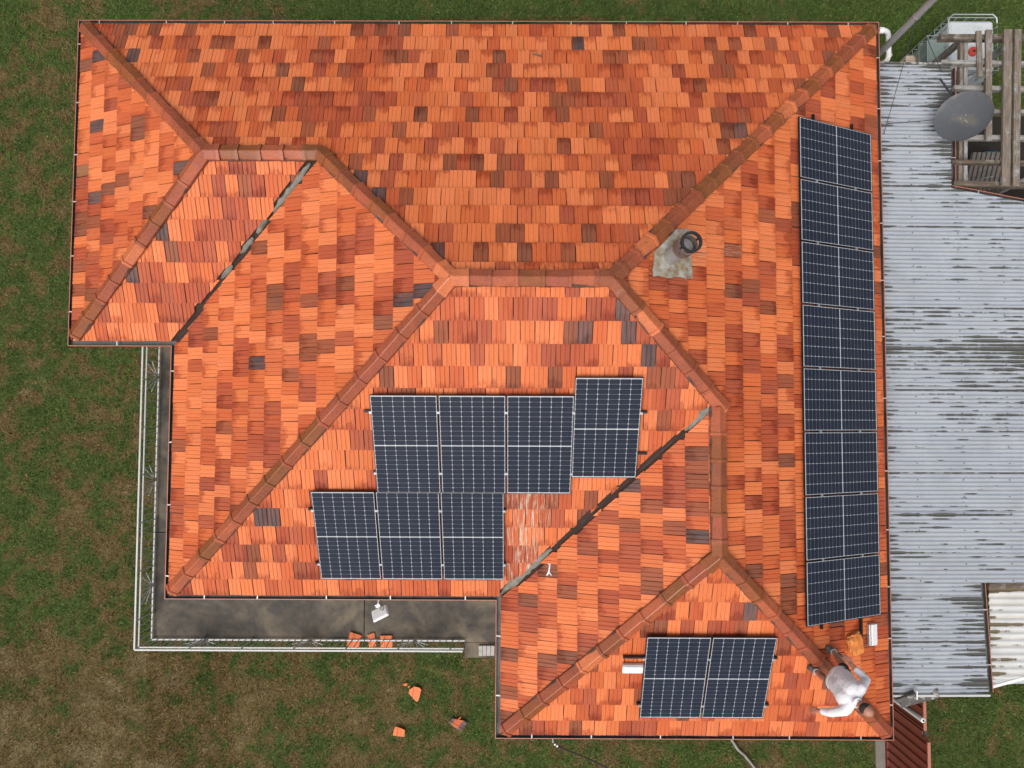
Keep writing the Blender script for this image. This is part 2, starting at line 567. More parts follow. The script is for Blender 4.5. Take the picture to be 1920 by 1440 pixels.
# ------------------------------------------------------------------ house plan (metres, z = 0 at the lawn)
W1, W2, XM, XE = -8.0175, -6.1578, -.3005, 6.6693
YN, Y1, S1, S2 = 7.3169, 1.3082, -3.1775, -5.5614
G = .0897
T = .4915
CC = 1 / math.hypot(1, T); SS = T * CC


def loop(d):
    """eaves outline inset by d, counter-clockwise seen from above"""
    return [(W1 + d, YN - d), (W1 + d, Y1 + d), (W2 + d, Y1 + d), (W2 + d, S1 + d), (XM + d, S1 + d), (XM + d, S2 + d), (XE - d, S2 + d), (XE - d, YN - d)]


w1, w2, xm, xe = W1 + G, W2 + G, XM + G, XE - G
yn, y1, s1, s2 = YN - G, Y1 + G, S1 + G, S2 + G
A_ = (yn - s1) / 2; B_ = (yn - y1) / 2; C_ = (xe - xm) / 2
P1 = (w1 + B_, yn - B_); P2 = (w2 + B_, yn - B_)
P3 = (w2 + A_, yn - A_); P4 = (xe - A_, yn - A_)
P5 = (xe - C_, s1 + C_); P6 = (xe - C_, s2 + C_)


def rz(dist):                                # roof height at plan distance from the eave
    return EZ + dist * T


# ------------------------------------------------------------------ lawn (one sheet to the horizon) and grass
def vnoise(x, y, seed=0):
    def h(i, j):
        n = (i * 374761393 + j * 668265263 + seed * 982451653) & 0xffffffff
        n = ((n ^ (n >> 13)) * 1274126177) & 0xffffffff
        return ((n ^ (n >> 16)) & 0xffff) / 65535.0
    xi = np.floor(x).astype(np.int64); yi = np.floor(y).astype(np.int64)
    fx = x - xi; fy = y - yi
    fx = fx * fx * (3 - 2 * fx); fy = fy * fy * (3 - 2 * fy)
    a, b_, c, d = h(xi, yi), h(xi + 1, yi), h(xi, yi + 1), h(xi + 1, yi + 1)
    return (a * (1 - fx) + b_ * fx) * (1 - fy) + (c * (1 - fx) + d * fx) * fy


def fbm(x, y, seed=0, oct=4):
    s = np.zeros_like(x); a = .5; t = 0
    for k in range(oct):
        s += a * vnoise(x * 2 ** k + 17.3 * k, y * 2 ** k - 9.1 * k, seed + k); t += a; a *= .55
    return s / t


def sstep(v, a, b):
    t = np.clip((v - a) / (b - a), 0, 1)
    return t * t * (3 - 2 * t)


def lawn_colour(x, y, pick=None):
    g1 = np.array((.066, .092, .024)); g2 = np.array((.044, .060, .018))
    d1 = np.array((.128, .096, .042)); d2 = np.array((.078, .059, .025)); tan = np.array((.19, .148, .075))
    n1 = fbm(x * .55 + 40, y * .55 + 40, 1); n2 = fbm(x * 1.9 + 9, y * 1.9 + 5, 5); n3 = fbm(x * .25 + 3, y * .25 - 7, 11, 3); n4 = fbm(x * 5, y * 5, 21, 3)
    # drier to the south-west of the house, green along the north side and the east
    dry = .50 + .38 * (n1 - .5) + .55 * (n2 - .5) + 1.3 * (n4 - .5)
    dry += .30 * sstep(-x, 3.5, 9.5) * sstep(-y, 3.6, 6.5) + .10 * sstep(-y, 6.0, 8.0) * sstep(-x, 1.0, 4.0)
    dry += -.06 * sstep(-x, 7.5, 9.0) - .36 * sstep(y, 6.4, 8.2) * sstep(x, -6.5, -3.5)
    dry -= .08 * sstep(x, -3.0, 1.0) * sstep(-y, 4.0, 6.0) * sstep(-x, -7.5, -4)
    dry -= .20 * sstep(x, 6.5, 9.0)
    dry = np.clip(dry, 0, 1)[:, None]
    green = g1 * n4[:, None] * 1.25 + g2 * (1.1 - n4[:, None])
    brown = d2 * (1 - n2[:, None]) * 1.3 + d1 * n2[:, None] * 1.2
    k = sstep(dry[:, 0], .34, .72)[:, None]
    if pick is not None:
        k = (pick[:, None] < k * .86 + .07).astype(float)
        green = green * np.array((.92, 1.12, .9)); brown = brown * np.array((1.12, .98, .92))
    c = green * (1 - k) + brown * k
    k2 = (sstep(dry[:, 0], .80, 1.05) * sstep(n3 + .35 * (n2 - .5), .35, .6))[:, None]
    c = c * (1 - k2) + tan * k2
    far = sstep(np.maximum(np.abs(x) - 11.5, np.abs(y) - 9.5), 0, 2.4)[:, None]
    return c * (1 - far) + np.array((.066, .070, .024)) * far


def build_lawn():
    xs = np.concatenate([[-400, -120, -40, -22], np.arange(-14, 14.01, .1), [22, 40, 120, 400]])
    ys = np.concatenate([[-400, -120, -40, -20], np.arange(-12, 13.01, .1), [20, 40, 120, 400]])
    X, Y = np.meshgrid(xs, ys)
    x, y = X.ravel(), Y.ravel()
    inside = (np.abs(x) < 15) & (np.abs(y) < 14)
    z = np.where(inside, (fbm(x * .8, y * .8, 31) - .5) * .06 - .03, -.03)
    nx, ny = len(xs), len(ys)
    v = np.stack([x, y, z], 1)
    i = np.arange(nx * ny).reshape(ny, nx)
    f = np.stack([i[:-1, :-1], i[:-1, 1:], i[1:, 1:], i[1:, :-1]], -1).reshape(-1, 4)
    me = bpy.data.meshes.new('lawn')
    me.vertices.add(len(v)); me.vertices.foreach_set('co', v.ravel())
    me.loops.add(f.size); me.loops.foreach_set('vertex_index', f.ravel())
    me.polygons.add(len(f)); me.polygons.foreach_set('loop_start', np.arange(0, f.size, 4)); me.polygons.foreach_set('loop_total', np.full(len(f), 4))
    me.update()
    c = np.concatenate([lawn_colour(x, y), np.ones((len(x), 1))], 1)
    a = me.attributes.new('gcol', 'FLOAT_COLOR', 'POINT'); a.data.foreach_set('color', c.astype(np.float32).ravel())
    me.materials.append(M['lawn'])
    o = bpy.data.objects.new('lawn', me); link(o)
    tag(o, 'patchy green and brown lawn around the house', None, kind='structure')


def build_grass():
    regions = [(-13, -6.0, -9, 10.5), (-6.0, 9.5, 6.2, 10.5), (-7.8, 2.0, -9, -4.4), (2.0, 13, -9, -5.0), (6.5, 13.0, -6.0, 10.5)]
    pts = []
    for x0, x1, y0, y1_ in regions:
        n = int((x1 - x0) * (y1_ - y0) * 1500)
        pts.append(np.stack([rng.uniform(x0, x1, n), rng.uniform(y0, y1_, n)], 1))
    p = np.concatenate(pts)
    x, y = p[:, 0], p[:, 1]
    keep = ~((x > -7.56) & (x < -.2) & (y > -4.62) & (y < 1.5))          # patio
    keep &= ~((x > W1 + .5) & (x < XE - .5) & (y > Y1 + .5) & (y < YN - .5))
    keep &= ~((x > 7.0) & (x < 13) & (y > -2.4) & (y < 6.8))
    dens = fbm(x * 2.3, y * 2.3, 77, 3)
    keep &= rng.uniform(0, 1, len(x)) < (.35 + .9 * dens)
    x, y = x[keep], y[keep]
    n = len(x)
    z = (fbm(x * .8, y * .8, 31) - .5) * .06 - .03
    c = lawn_colour(x + rng.normal(0, .04, n), y + rng.normal(0, .04, n), vnoise(x * 14, y * 14, 91) * .55 + rng.uniform(0, 1, n) * .45)
    val = rng.lognormal(.10, .33, n)[:, None]
    c = c * val
    straw = (rng.uniform(0, 1, n) < .10)[:, None]
    c = np.where(straw, c * .4 + np.array((.20, .155, .075)) * .75, c)
    L = rng.uniform(.04, .10, n); ang = rng.uniform(0, 2 * PI, n); tilt = rng.uniform(.25, 1.35, n); wd = rng.uniform(.005, .011, n)
    dx, dy = np.cos(ang), np.sin(ang)
    base = np.stack([x, y, z], 1)
    side = np.stack([-dy, dx, np.zeros(n)], 1) * wd[:, None]
    tip = base + np.stack([dx * np.sin(tilt) * L, dy * np.sin(tilt) * L, np.cos(tilt) * L], 1)
    v = np.stack([base - side, base + side, tip], 1).reshape(-1, 3)
    me = bpy.data.meshes.new('grass')
    me.vertices.add(3 * n); me.vertices.foreach_set('co', v.ravel())
    me.loops.add(3 * n); me.loops.foreach_set('vertex_index', np.arange(3 * n))
    me.polygons.add(n); me.polygons.foreach_set('loop_start', np.arange(0, 3 * n, 3)); me.polygons.foreach_set('loop_total', np.full(n, 3))
    me.update()
    cc = np.repeat(np.concatenate([np.clip(c, 0, .6), np.ones((n, 1))], 1), 3, 0)
    a = me.attributes.new('gcol', 'FLOAT_COLOR', 'POINT'); a.data.foreach_set('color', cc.astype(np.float32).ravel())
    me.materials.append(M['blade'])
    o = bpy.data.objects.new('grass', me); link(o)
    tag(o, 'short patchy grass of green and dry straw blades', 'grass', kind='stuff')


build_lawn()
build_grass()

# ------------------------------------------------------------------ house: walls, soffit, gutters, roof slopes
house = empty('house', (0, 0, 0))
tag(house, 'house with a hipped roof of orange terracotta tiles', 'house')
MB().prism(loop(.62), -.05, EZ - .16).build('wall', M['brickwall'], house)
MB().prism(loop(.13), EZ - .20, EZ - .15).build('soffit', M['soffit'], house)

corners = loop(0)


def sweep_segment(i, prof, mats, name, closed=True):
    mb = MB()
    j = (i + 1) % 8
    rings = []
    for d, z in prof:
        L = loop(d)
        rings.append(((L[i][0], L[i][1], z), (L[j][0], L[j][1], z)))
    n = len(prof)
    for k in range(n if closed else n - 1):
        a, b_ = rings[k], rings[(k + 1) % n]
        mb.add([a[0], a[1], b_[1], b_[0]], [(0, 1, 2, 3)], mats[k])
    return mb


gut_prof = [(0, EZ - .11), (0, EZ), (.013, EZ), (.016, EZ - .085), (.098, EZ - .085), (.098, EZ - .012), (.104, EZ - .012), (.104, EZ - .115)]
gut_m = [0, 0, 1, 1, 1, 1, 0, 0]
strap_step = 1.0
strap_mesh = MB().box((.052, 0, -.004), (.100, .020, .006)).mesh('gutter_strap', M['galv'])
for i in range(8):
    g = sweep_segment(i, gut_prof, gut_m, 'gutter').build('gutter', [M['gutter_red'], M['gutter_in']], house, recalc=False)
    a = Vector(corners[i]); b = Vector(corners[(i + 1) % 8])
    d = (b - a); ln = d.length; d.normalize()
    inw = Vector((-d.y, d.x))
    k = max(1, int(ln / strap_step))
    for q in range(k):
        tpos = (q + .5 + random.uniform(-.14, .14)) * ln / k
        p = a + d * tpos
        o = bpy.data.objects.new('gutter_strap', strap_mesh)
        o.location = (p.x, p.y, EZ)
        o.rotation_euler = (0, 0, math.atan2(inw.y, inw.x) + random.uniform(-.12, .12))
        link(o, g)
    f = sweep_segment(i, [(.106, EZ - .16), (.106, EZ - .02), (.128, EZ - .02), (.128, EZ - .16)], [0] * 4, 'fascia').build('fascia', M['gutter_red'], house, recalc=False)

# slope: origin, eave direction e, inward direction h, convex plan pieces [(points, valley edge flags)]
SL = {
    'north': ((xe, yn), (-1, 0), (0, -1), [[(xe, yn), P4, P3, (P2[0], P3[1] if False else P2[1]), (P2[0], yn)][:3] + [P2, (P2[0], yn)], [(P2[0], yn), P2, P1, (w1, yn)]]),
    'west_wing_end': ((w1, yn), (0, -1), (1, 0), [[(w1, yn), P1, (w1, y1)]]),
    'west_wing_south': ((w1, y1), (1, 0), (0, 1), [[(w1, y1), (w2, y1), P2, P1]]),
    'west': ((w2, y1), (0, -1), (1, 0), [[(w2, y1), (w2, s1), P3, P2]]),
    'south': ((w2, s1), (1, 0), (0, 1), [[(w2, s1), (xm, s1), P5, P4, P3]]),
    'south_wing_west': ((xm, s1), (0, -1), (1, 0), [[(xm, s1), (xm, s2), P6, P5]]),
    'south_wing_end': ((xm, s2), (1, 0), (0, 1), [[(xm, s2), (xe, s2), P6]]),
    'east': ((xe, s2), (0, 1), (-1, 0), [[(xe, s2), (xe, P5[1]), P5, P6], [(xe, P5[1]), (xe, yn), P4, P5]]),
}
VALLEYS = [((w2, y1), P2), ((xm, s1), P5)]


def same(a, b): return abs(a[0] - b[0]) < 1e-4 and abs(a[1] - b[1]) < 1e-4


class Slope:
    def __init__(s, name, O, e, h, pieces):
        s.name = name
        s.O = Vector((O[0], O[1], EZ)); s.e = Vector((e[0], e[1], 0)); s.h = Vector((h[0], h[1], 0))
        s.up = s.h * CC + Vector((0, 0, SS))
        s.n = s.e.cross(s.up)
        if s.n.z < 0: s.n = -s.n
        s.flip = s.e.cross(s.up).z < 0
        s.pieces = []
        for pts in pieces:
            q = [s.us(p) for p in pts]
            area = sum(q[i][0] * q[(i + 1) % len(q)][1] - q[(i + 1) % len(q)][0] * q[i][1] for i in range(len(q)))
            if area < 0: q = q[::-1]; pts = pts[::-1]
            hp = []
            for i in range(len(q)):
                a, b = q[i], q[(i + 1) % len(q)]
                if abs(a[1]) < 1e-4 and abs(b[1]) < 1e-4: continue         # eave stays open
                dx, dy = b[0] - a[0], b[1] - a[1]
                L = math.hypot(dx, dy)
                nx, ny = -dy / L, dx / L                                   # inward
                pa, pb = pts[i], pts[(i + 1) % len(q)]
                val = any((same(pa, va) and same(pb, vb)) or (same(pb, va) and same(pa, vb)) for va, vb in VALLEYS)
                hp.append((nx, ny, nx * a[0] + ny * a[1], val))
            s.pieces.append((q, hp))

    def us(s, p):
        d = Vector((p[0], p[1], 0)) - Vector((s.O.x, s.O.y, 0))
        return (d.dot(s.e), d.dot(s.h) / CC)

    def w(s, U, S, n=0.0):
        return s.O + s.e * U + s.up * S + s.n * n

    def matrix(s, U, S, n=0.0):
        x, y, z = s.e, s.up, s.n
        if s.flip: x = s.e
        p = s.w(U, S, n)
        return Matrix(((x.x, y.x, z.x, p.x), (x.y, y.y, z.y, p.y), (x.z, y.z, z.z, p.z), (0, 0, 0, 1)))

    def hit(s, px, py):
        d = ray(px, py); o = Vector((0, 0, CAMZ))
        k = (s.O - o).dot(s.n) / d.dot(s.n)
        p = o + d * k - s.O
        return p.dot(s.e), p.dot(s.up)


slopes = {k: Slope(k, *v) for k, v in SL.items()}

# panel rectangles on slopes (white laminate area): slope, U0, S0 of lower-left corner
PW, PL, PP, OFF = 1.020, 1.737, 1.058, .1426
panel_spots = []
for i in range(8):
    y_top = 5.1062 - i * PP
    panel_spots.append(('east', (y_top - PW) - s2, .3324))
for i in range(3):
    panel_spots.append(('south', -2.2105 + i * PP - w2, 2.1904))
panel_spots.append(('south', .9485 - w2, 2.4967))
for i in range(3):
    panel_spots.append(('south', -3.2979 + i * PP - w2, .4586))
for i in range(2):
    panel_spots.append(('south_wing_end', 2.172 + i * PP - xm, .5488))

TW, TG = .2165, .3655
LIFT = .030
PROF = [(0, .000), (.012, .0095), (.28, .0140), (.34, .0050), (.40, .0135), (.60, .0135), (.66, .0050), (.72, .0140), (.950, .0145), (.968, .0110)]
CLASSES = {'l': [(.68, .188, .064), (.71, .208, .078), (.64, .168, .056), (.69, .20, .076)],
           'm': [(.55, .122, .040), (.49, .105, .038), (.58, .138, .043), (.53, .128, .048)],
           'r': [(.37, .074, .032), (.42, .088, .034), (.34, .075, .038), (.39, .090, .042)],
           'b': [(.27, .076, .036), (.23, .070, .034), (.30, .084, .040), (.21, .074, .042)],
           'k': [(.090, .062, .060), (.125, .080, .074), (.075, .058, .060)],
           'o': [(.28, .135, .062)]}
forced = {
    'north': {'b': [(250, 60), (290, 58), (358, 58), (427, 79), (492, 83), (453, 106), (591, 106), (387, 131), (527, 133), (644, 134), (556, 160), (392, 185), (567, 245), (666, 61), (710, 63), (754, 61), (725, 108), (749, 108), (862, 108), (927, 108), (1133, 109), (1155, 109), (917, 136), (951, 162), (1032, 188), (682, 216), (780, 214), (741, 243), (1128, 246), (1067, 277), (902, 306), (856, 305), (1044, 340), (774, 369), (1416, 60), (1387, 85), (1339, 85), (1434, 85), (1542, 106), (1375, 133), (1488, 159), (1356, 217), (1381, 214), (1403, 217), (1372, 244), (1364, 273), (1300, 337), (1265, 370), (954, 439), (1112, 441), (911, 476), (1073, 476), (1209, 85), (1195, 85)],
              'k': [(248, 104), (1075, 85), (723, 369), (668, 327), (1394, 245), (831, 473)], 'r': [(460, 159), (606, 188), (564, 214), (1136, 162), (1019, 217), (797, 276), (640, 215)]},
    'west_wing_end': {'k': [(187, 108), (184, 238), (180, 372), (344, 313)], 'b': [(263, 251), (237, 340), (207, 350)], 'o': [(157, 321)]},
    'west_wing_south': {'k': [(304, 440), (252, 520)], 'r': [(380, 440), (410, 440), (370, 480), (440, 380), (372, 540)]},
    'west': {'k': [(488, 687), (786, 555), (761, 575), (640, 755), (490, 960)], 'b': [(584, 645), (619, 654), (397, 627), (518, 575), (648, 543), (488, 468), (727, 616), (727, 600), (340, 830), (390, 990)], 'r': [(470, 815), (480, 840), (400, 985), (560, 445), (610, 520)]},
    'south': {'k': [(1089, 619), (1158, 578), (1190, 622), (1228, 658), (1210, 650), (497, 965), (505, 960)], 'b': [(746, 731), (765, 731), (1040, 731), (482, 1035), (478, 1080), (1226, 700), (1240, 690), (1250, 720), (1080, 619), (1068, 619)], 'r': [(868, 615), (880, 615), (910, 615), (970, 590), (1000, 590), (1180, 690)]},
    'south_wing_west': {'k': [(1304, 890), (1304, 1015), (1183, 915)], 'b': [(1304, 840), (1304, 867), (1223, 1093), (1304, 915), (1304, 965), (1224, 1080), (1224, 1109), (1063, 1109), (1181, 992), (1224, 956), (990, 1118), (1025, 1062), (1026, 1233), (1026, 1250), (1062, 1230), (954, 1291), (1280, 1000)]},
    'south_wing_end': {'b': [(1223, 1172), (1196, 1303), (1393, 1172), (1380, 1172), (1084, 1358), (1075, 1358), (1215, 1172), (1480, 1200)], 'k': [(1417, 1137)]},
    'east': {'b': [(1434, 566), (1370, 540), (1466, 724), (1478, 1125), (1487, 1148), (1414, 1075), (1624, 470), (1500, 205), (1640, 95)], 'r': [(1402, 552), (1370, 640), (1466, 650), (1320, 300), (1520, 150), (1590, 160)]},
}
limed = {'south': [(985, 935, 1.0), (1000, 935, .8), (968, 935, .5), (985, 965, 1.0), (1000, 965, .9), (965, 970, .7), (1012, 965, .4), (985, 1000, 1.0), (1003, 1000, .8), (968, 1000, .6), (1012, 1005, .5), (985, 1035, 1.0), (1003, 1035, .8), (965, 1035, .8), (970, 1065, .8), (990, 1065, .8), (960, 1095, .7), (945, 1100, .5), (1035, 940, .3)], 'east': [(1240, 505, .2), (1320, 490, .3), (1300, 460, .35), (1380, 480, .3)]}


def tile_faces():
    """unclipped tile in local metres: returns verts (u_m, s_m, n, pu, ps) and faces"""
    vs = []; fs = []
    K = len(PROF)
    SL_ = TG + .045
    for s_m in (-.004, SL_):
        for pu, n in PROF:
            fr = s_m / TG
            nose = LIFT * (1 - fr * .92)
            vs.append((pu * TW, s_m, n + nose, pu, max(0, fr)))
    for pu, n in PROF:
        vs.append((pu * TW, -.001, .001, pu, 0))
    for k in range(K - 1):
        fs.append((k, k + 1, K + k + 1, K + k))
        fs.append((2 * K + k, 2 * K + k + 1, k + 1, k))
    # overlapping long edge
    vs.append((TW * .970, SL_, -.006, 1, 1)); vs.append((TW * .970, 0, -.004, 1, 0))
    fs.append((K - 1, 3 * K + 1, 3 * K, 2 * K - 1))
    return vs, fs


TV, TF = tile_faces()


def clip_poly(poly, nx, ny, c):
    out = []
    n = len(poly)
    for i in range(n):
        a, b = poly[i], poly[(i + 1) % n]
        da = nx * a[0] + ny * a[1] - c; db = nx * b[0] + ny * b[1] - c
        if da >= 0: out.append(a)
        if (da >= 0) != (db >= 0):
            t = da / (da - db)
            out.append(tuple(a[k] + (b[k] - a[k]) * t for k in range(5)))
    return out


field = dict(v=[], f=[], col=[], par=[], amt=[])
candidates = []
roof_parts = {}
for name, sl in slopes.items():
    mbp = MB()
    for q, hp in sl.pieces:
        pv = [sl.w(u, s_, -.012) for u, s_ in q]
        mbp.add(pv, [tuple(range(len(pv)))])
    rp = mbp.build('roof_slope', M['underlay'], house)
    roof_parts[name] = rp
    fmap = {}
    phase = random.uniform(0, 1)

    def key_of(px, py):
        U, S = sl.hit(px, py)
        r = int(math.floor(S / TG))
        off = (phase + .5 * (r % 2)) * TW
        return (r, int(math.floor((U - off) / TW)))
    for cl, pts in forced.get(name, {}).items():
        for p in pts: fmap[key_of(*p)] = cl
    lm = {}
    for (px, py, a) in limed.get(name, []): lm[key_of(px, py)] = a
    umin = min(p[0] for q, _ in sl.pieces for p in q); umax = max(p[0] for q, _ in sl.pieces for p in q)
    smax = max(p[1] for q, _ in sl.pieces for p in q)
    rows = int(smax / TG) + 1
    for r in range(rows):
        off = (phase + .5 * (r % 2)) * TW
        j0 = int(math.floor((umin - off) / TW)) - 1; j1 = int(math.ceil((umax - off) / TW)) + 1
        prev = None
        for j in range(j0, j1):
            U0 = off + j * TW; S0 = r * TG + (.022 if r == 0 else 0)
            cornersU = [(U0, S0 + .02), (U0 + TW, S0 + .02), (U0, S0 + TG + .05), (U0 + TW, S0 + TG + .05)]
            full = False; touch = []
            for q, hp in sl.pieces:
                ins = [[nx * u + ny * s_ - c - (.078 if val else 0) for nx, ny, c, val in hp] for u, s_ in cornersU]
                if all(min(i) >= 0 for i in ins): full = True
                if all(max(i[k] for i in ins) > 0 for k in range(len(hp))): touch.append(hp)
            if not touch: continue
            # colour class: neighbours cluster a little
            cl = fmap.get((r, j))
            if cl is None:
                x = random.random()
                if prev and random.random() < .22: cl = prev
                else: cl = 'l' if x < .46 else 'm' if x < .74 else 'r' if x < .945 else 'b'
            prev = cl if cl in 'lmr' else None
            c = random.choice(CLASSES[cl]); vv = random.uniform(.92, 1.08)
            c = tuple(x * vv for x in c)
            seed = random.random()
            fa = random.uniform(-.30, .22) if cl in 'lm' else random.uniform(-.2, .3)
            if random.random() < .35: fa -= .5
            sa = random.uniform(-.75, .05)
            amt = (fa, sa, lm.get((r, j), 0.0))
            jit = (random.gauss(0, .0016), random.gauss(0, .003), random.uniform(0, .003), random.gauss(0, .006), random.gauss(0, .018))
            if full:
                uc, sc_ = U0 + TW / 2, S0 + TG / 2
                covered = any(ps == name and pu - .12 < uc < pu + PW + .12 and ps0 - .25 < sc_ < ps0 + PL + .25 for ps, pu, ps0 in panel_spots)
                p0, p1, p2, p3 = [project(sl.w(*k)) for k in ((U0, S0), (U0 + TW, S0), (U0 + TW, S0 + TG), (U0, S0 + TG))]
                ar = abs((p1[0] - p0[0]) * (p3[1] - p0[1]) - (p1[1] - p0[1]) * (p3[0] - p0[0]))
                candidates.append([(-1 if covered or amt[2] else ar), name, U0, S0, cl, c, seed, amt, jit])
                continue
            for hp in touch:
                jv = random.uniform(-.045, .030)
                for f in TF:
                    poly = [(U0 + TV[i][0], S0 + TV[i][1], TV[i][2] + jit[2], TV[i][3], TV[i][4]) for i in f]
                    for nx, ny, cc, val in hp:
                        poly = clip_poly(poly, nx, ny, cc + ((.078 + jv) if val else 0))
                        if len(poly) < 3: break
                    if len(poly) < 3: continue
                    b0 = len(field['v'])
                    for (u, s_, n, pu, ps) in poly:
                        field['v'].append(tuple(sl.w(u, s_, n))); field['par'].append((pu, ps, seed)); field['amt'].append(amt); field['col'].append((*c, 1))
                    field['f'].append(tuple(range(b0, b0 + len(poly))))

candidates.sort(key=lambda k: -k[0])
solo = [k for k in candidates[:300] if k[0] > 0]
rest = candidates[len(solo):]


def local_tile(U0, S0, jit):
    du, ds, dn, rot, roll = jit
    out = []
    for (u, s_, n, pu, ps) in TV:
        uu = u - TW / 2
        out.append((U0 + TW / 2 + uu + du - rot * s_, S0 + s_ + ds + rot * uu, n + dn + roll * uu))
    return out


for (ar, name, U0, S0, cl, c, seed, amt, jit) in rest:
    sl = slopes[name]
    b0 = len(field['v'])
    for (u, s_, n), t in zip(local_tile(U0, S0, jit), TV):
        field['v'].append(tuple(sl.w(u, s_, n))); field['par'].append((t[3], t[4], seed)); field['amt'].append(amt); field['col'].append((*c, 1))
    for f in TF: field['f'].append(tuple(i + b0 for i in f))


def tile_mesh(name, v, f, colr, par, amt):
    me = bpy.data.meshes.new(name)
    me.from_pydata(v, [], f)
    a = me.attributes.new('tcol', 'FLOAT_COLOR', 'POINT'); a.data.foreach_set('color', np.array(colr, np.float32).ravel())
    a = me.attributes.new('tpar', 'FLOAT_VECTOR', 'POINT'); a.data.foreach_set('vector', np.array(par, np.float32).ravel())
    a = me.attributes.new('tamt', 'FLOAT_VECTOR', 'POINT'); a.data.foreach_set('vector', np.array(amt, np.float32).ravel())
    me.materials.append(M['tile'])
    me.update()
    return me


fo = bpy.data.objects.new('roof_tiles', tile_mesh('roof_tiles', field['v'], field['f'], field['col'], field['par'], field['amt']))
link(fo, house); tag(fo, kind='stuff')

variants = {}
for (ar, name, U0, S0, cl, c, seed, amt, jit) in solo:
    lst = variants.setdefault(cl, [])
    if len(lst) < 22:
        nT = len(TV)
        v = [(t[0] - TW / 2, t[1], t[2]) for t in TV]
        lst.append(tile_mesh('roof_tile', v, TF, [(*c, 1)] * nT, [(t[3], t[4], seed) for t in TV], [amt] * nT))
        me = lst[-1]
    else:
        me = random.choice(lst)
    sl = slopes[name]
    o = bpy.data.objects.new('roof_tile', me)
    o.matrix_world = sl.matrix(U0 + TW / 2 + jit[0], S0 + jit[1], jit[2]) @ Matrix.Rotation(jit[3], 4, 'Z')
    link(o, roof_parts[name])

# ------------------------------------------------------------------ valley gutters
for (a, b) in VALLEYS:
    L = 14
    mb = MB()
    dirv = Vector((b[0] - a[0], b[1] - a[1])).normalized(); side = Vector((-dirv.y, dirv.x))
    tot = math.hypot(b[0] - a[0], b[1] - a[1])
    vs = []
    for i in range(L + 1):
        t = i / L
        p = Vector(a) + dirv * (t * tot)
        z0 = rz(t * tot / math.sqrt(2))
        for sgn in (-1, 0, 1):
            q = p + side * (sgn * .16)
            zz = z0 + (0.075 * .9 if sgn else 0) * 1.0 - .035 + random.uniform(-.004, .004)
            vs.append((q.x, q.y, zz if sgn else z0 - .028))
    fs = []
    for i in range(L):
        for k in range(2):
            fs.append((i * 3 + k, i * 3 + k + 1, i * 3 + k + 4, i * 3 + k + 3))
    mb.add(vs, fs)
    mb.build('valley_gutter', M['valley'], house)

def valley_fillet(a, b, t0, t1, off, width):
    """ragged grey mortar fillet along part of a valley"""
    d = Vector((b[0] - a[0], b[1] - a[1])).normalized(); sd_ = Vector((-d.y, d.x))
    n = max(4, int((t1 - t0) / .07)); vs = []; fs = []
    for i in range(n + 1):
        t = t0 + (t1 - t0) * i / n
        p = Vector(a) + d * t
        taper = min(1, .35 + 3 * min(i, n - i) / n)
        z0 = rz(t / math.sqrt(2))
        wd = width * taper * random.uniform(.75, 1.2); o2 = off + random.uniform(-.008, .008)
        for k, (e, h) in enumerate(((-.5, .0), (-.2, .030), (.25, .032), (.5, .004))):
            q = p + sd_ * (o2 + e * wd)
            vs.append((q.x, q.y, z0 + h + abs(o2 + e * wd) * .33 + random.uniform(-.003, .003)))
    for i in range(n):
        for k in range(3):
            fs.append((i * 4 + k, i * 4 + k + 1, i * 4 + k + 5, i * 4 + k + 4))
    mb = MB(); mb.add(vs, fs); mb.build('mortar_fillet', M['greymortar'], house, smooth=True)


valley_fillet(VALLEYS[1][0], VALLEYS[1][1], .0, 1.25, .025, .13)
valley_fillet(VALLEYS[1][0], VALLEYS[1][1], 4.15, 4.65, .01, .13)
for (t0, t1) in ((2.9, 3.9), (2.45, 2.75), (2.0, 2.35), (1.45, 1.75)):
    valley_fillet(VALLEYS[0][0], VALLEYS[0][1], t0, t1, .03, .085)

# ------------------------------------------------------------------ ridge and hip caps
CW = .125


def cap_profile(sc=1.0, lift=0.0):
    return [(-CW * sc, -.045 + lift), (-CW * .96 * sc, -.012 + lift), (-.008, .064 + lift), (.008, .064 + lift), (CW * .96 * sc, -.012 + lift), (CW * sc, -.045 + lift)]


def cap_mesh(L):
    """cap along +Y, lower end at y = 0 with a raised collar"""
    mb = MB()
    rings = [(0.0, 1.09, .024), (.050, 1.09, .024), (.056, 1.00, .006), (L + .03, .93, -.004)]
    vs = []; fs = []
    for (y, sc, lf) in rings:
        for (x, z) in cap_profile(sc, lf): vs.append((x, y, z))
    for i in range(len(rings) - 1):
        for k in range(5):
            fs.append((i * 6 + k, i * 6 + k + 1, i * 6 + k + 7, i * 6 + k + 6))
    # thickness at the lower end
    b0 = len(vs)
    for (x, z) in cap_profile(.95, -.008): vs.append((x, .0, z - .012))
    for k in range(5): fs.append((b0 + k, b0 + k + 1, k + 1, k))
    mb.add(vs, fs)
    me = mb.mesh('ridge_cap', M['cap'])
    return me


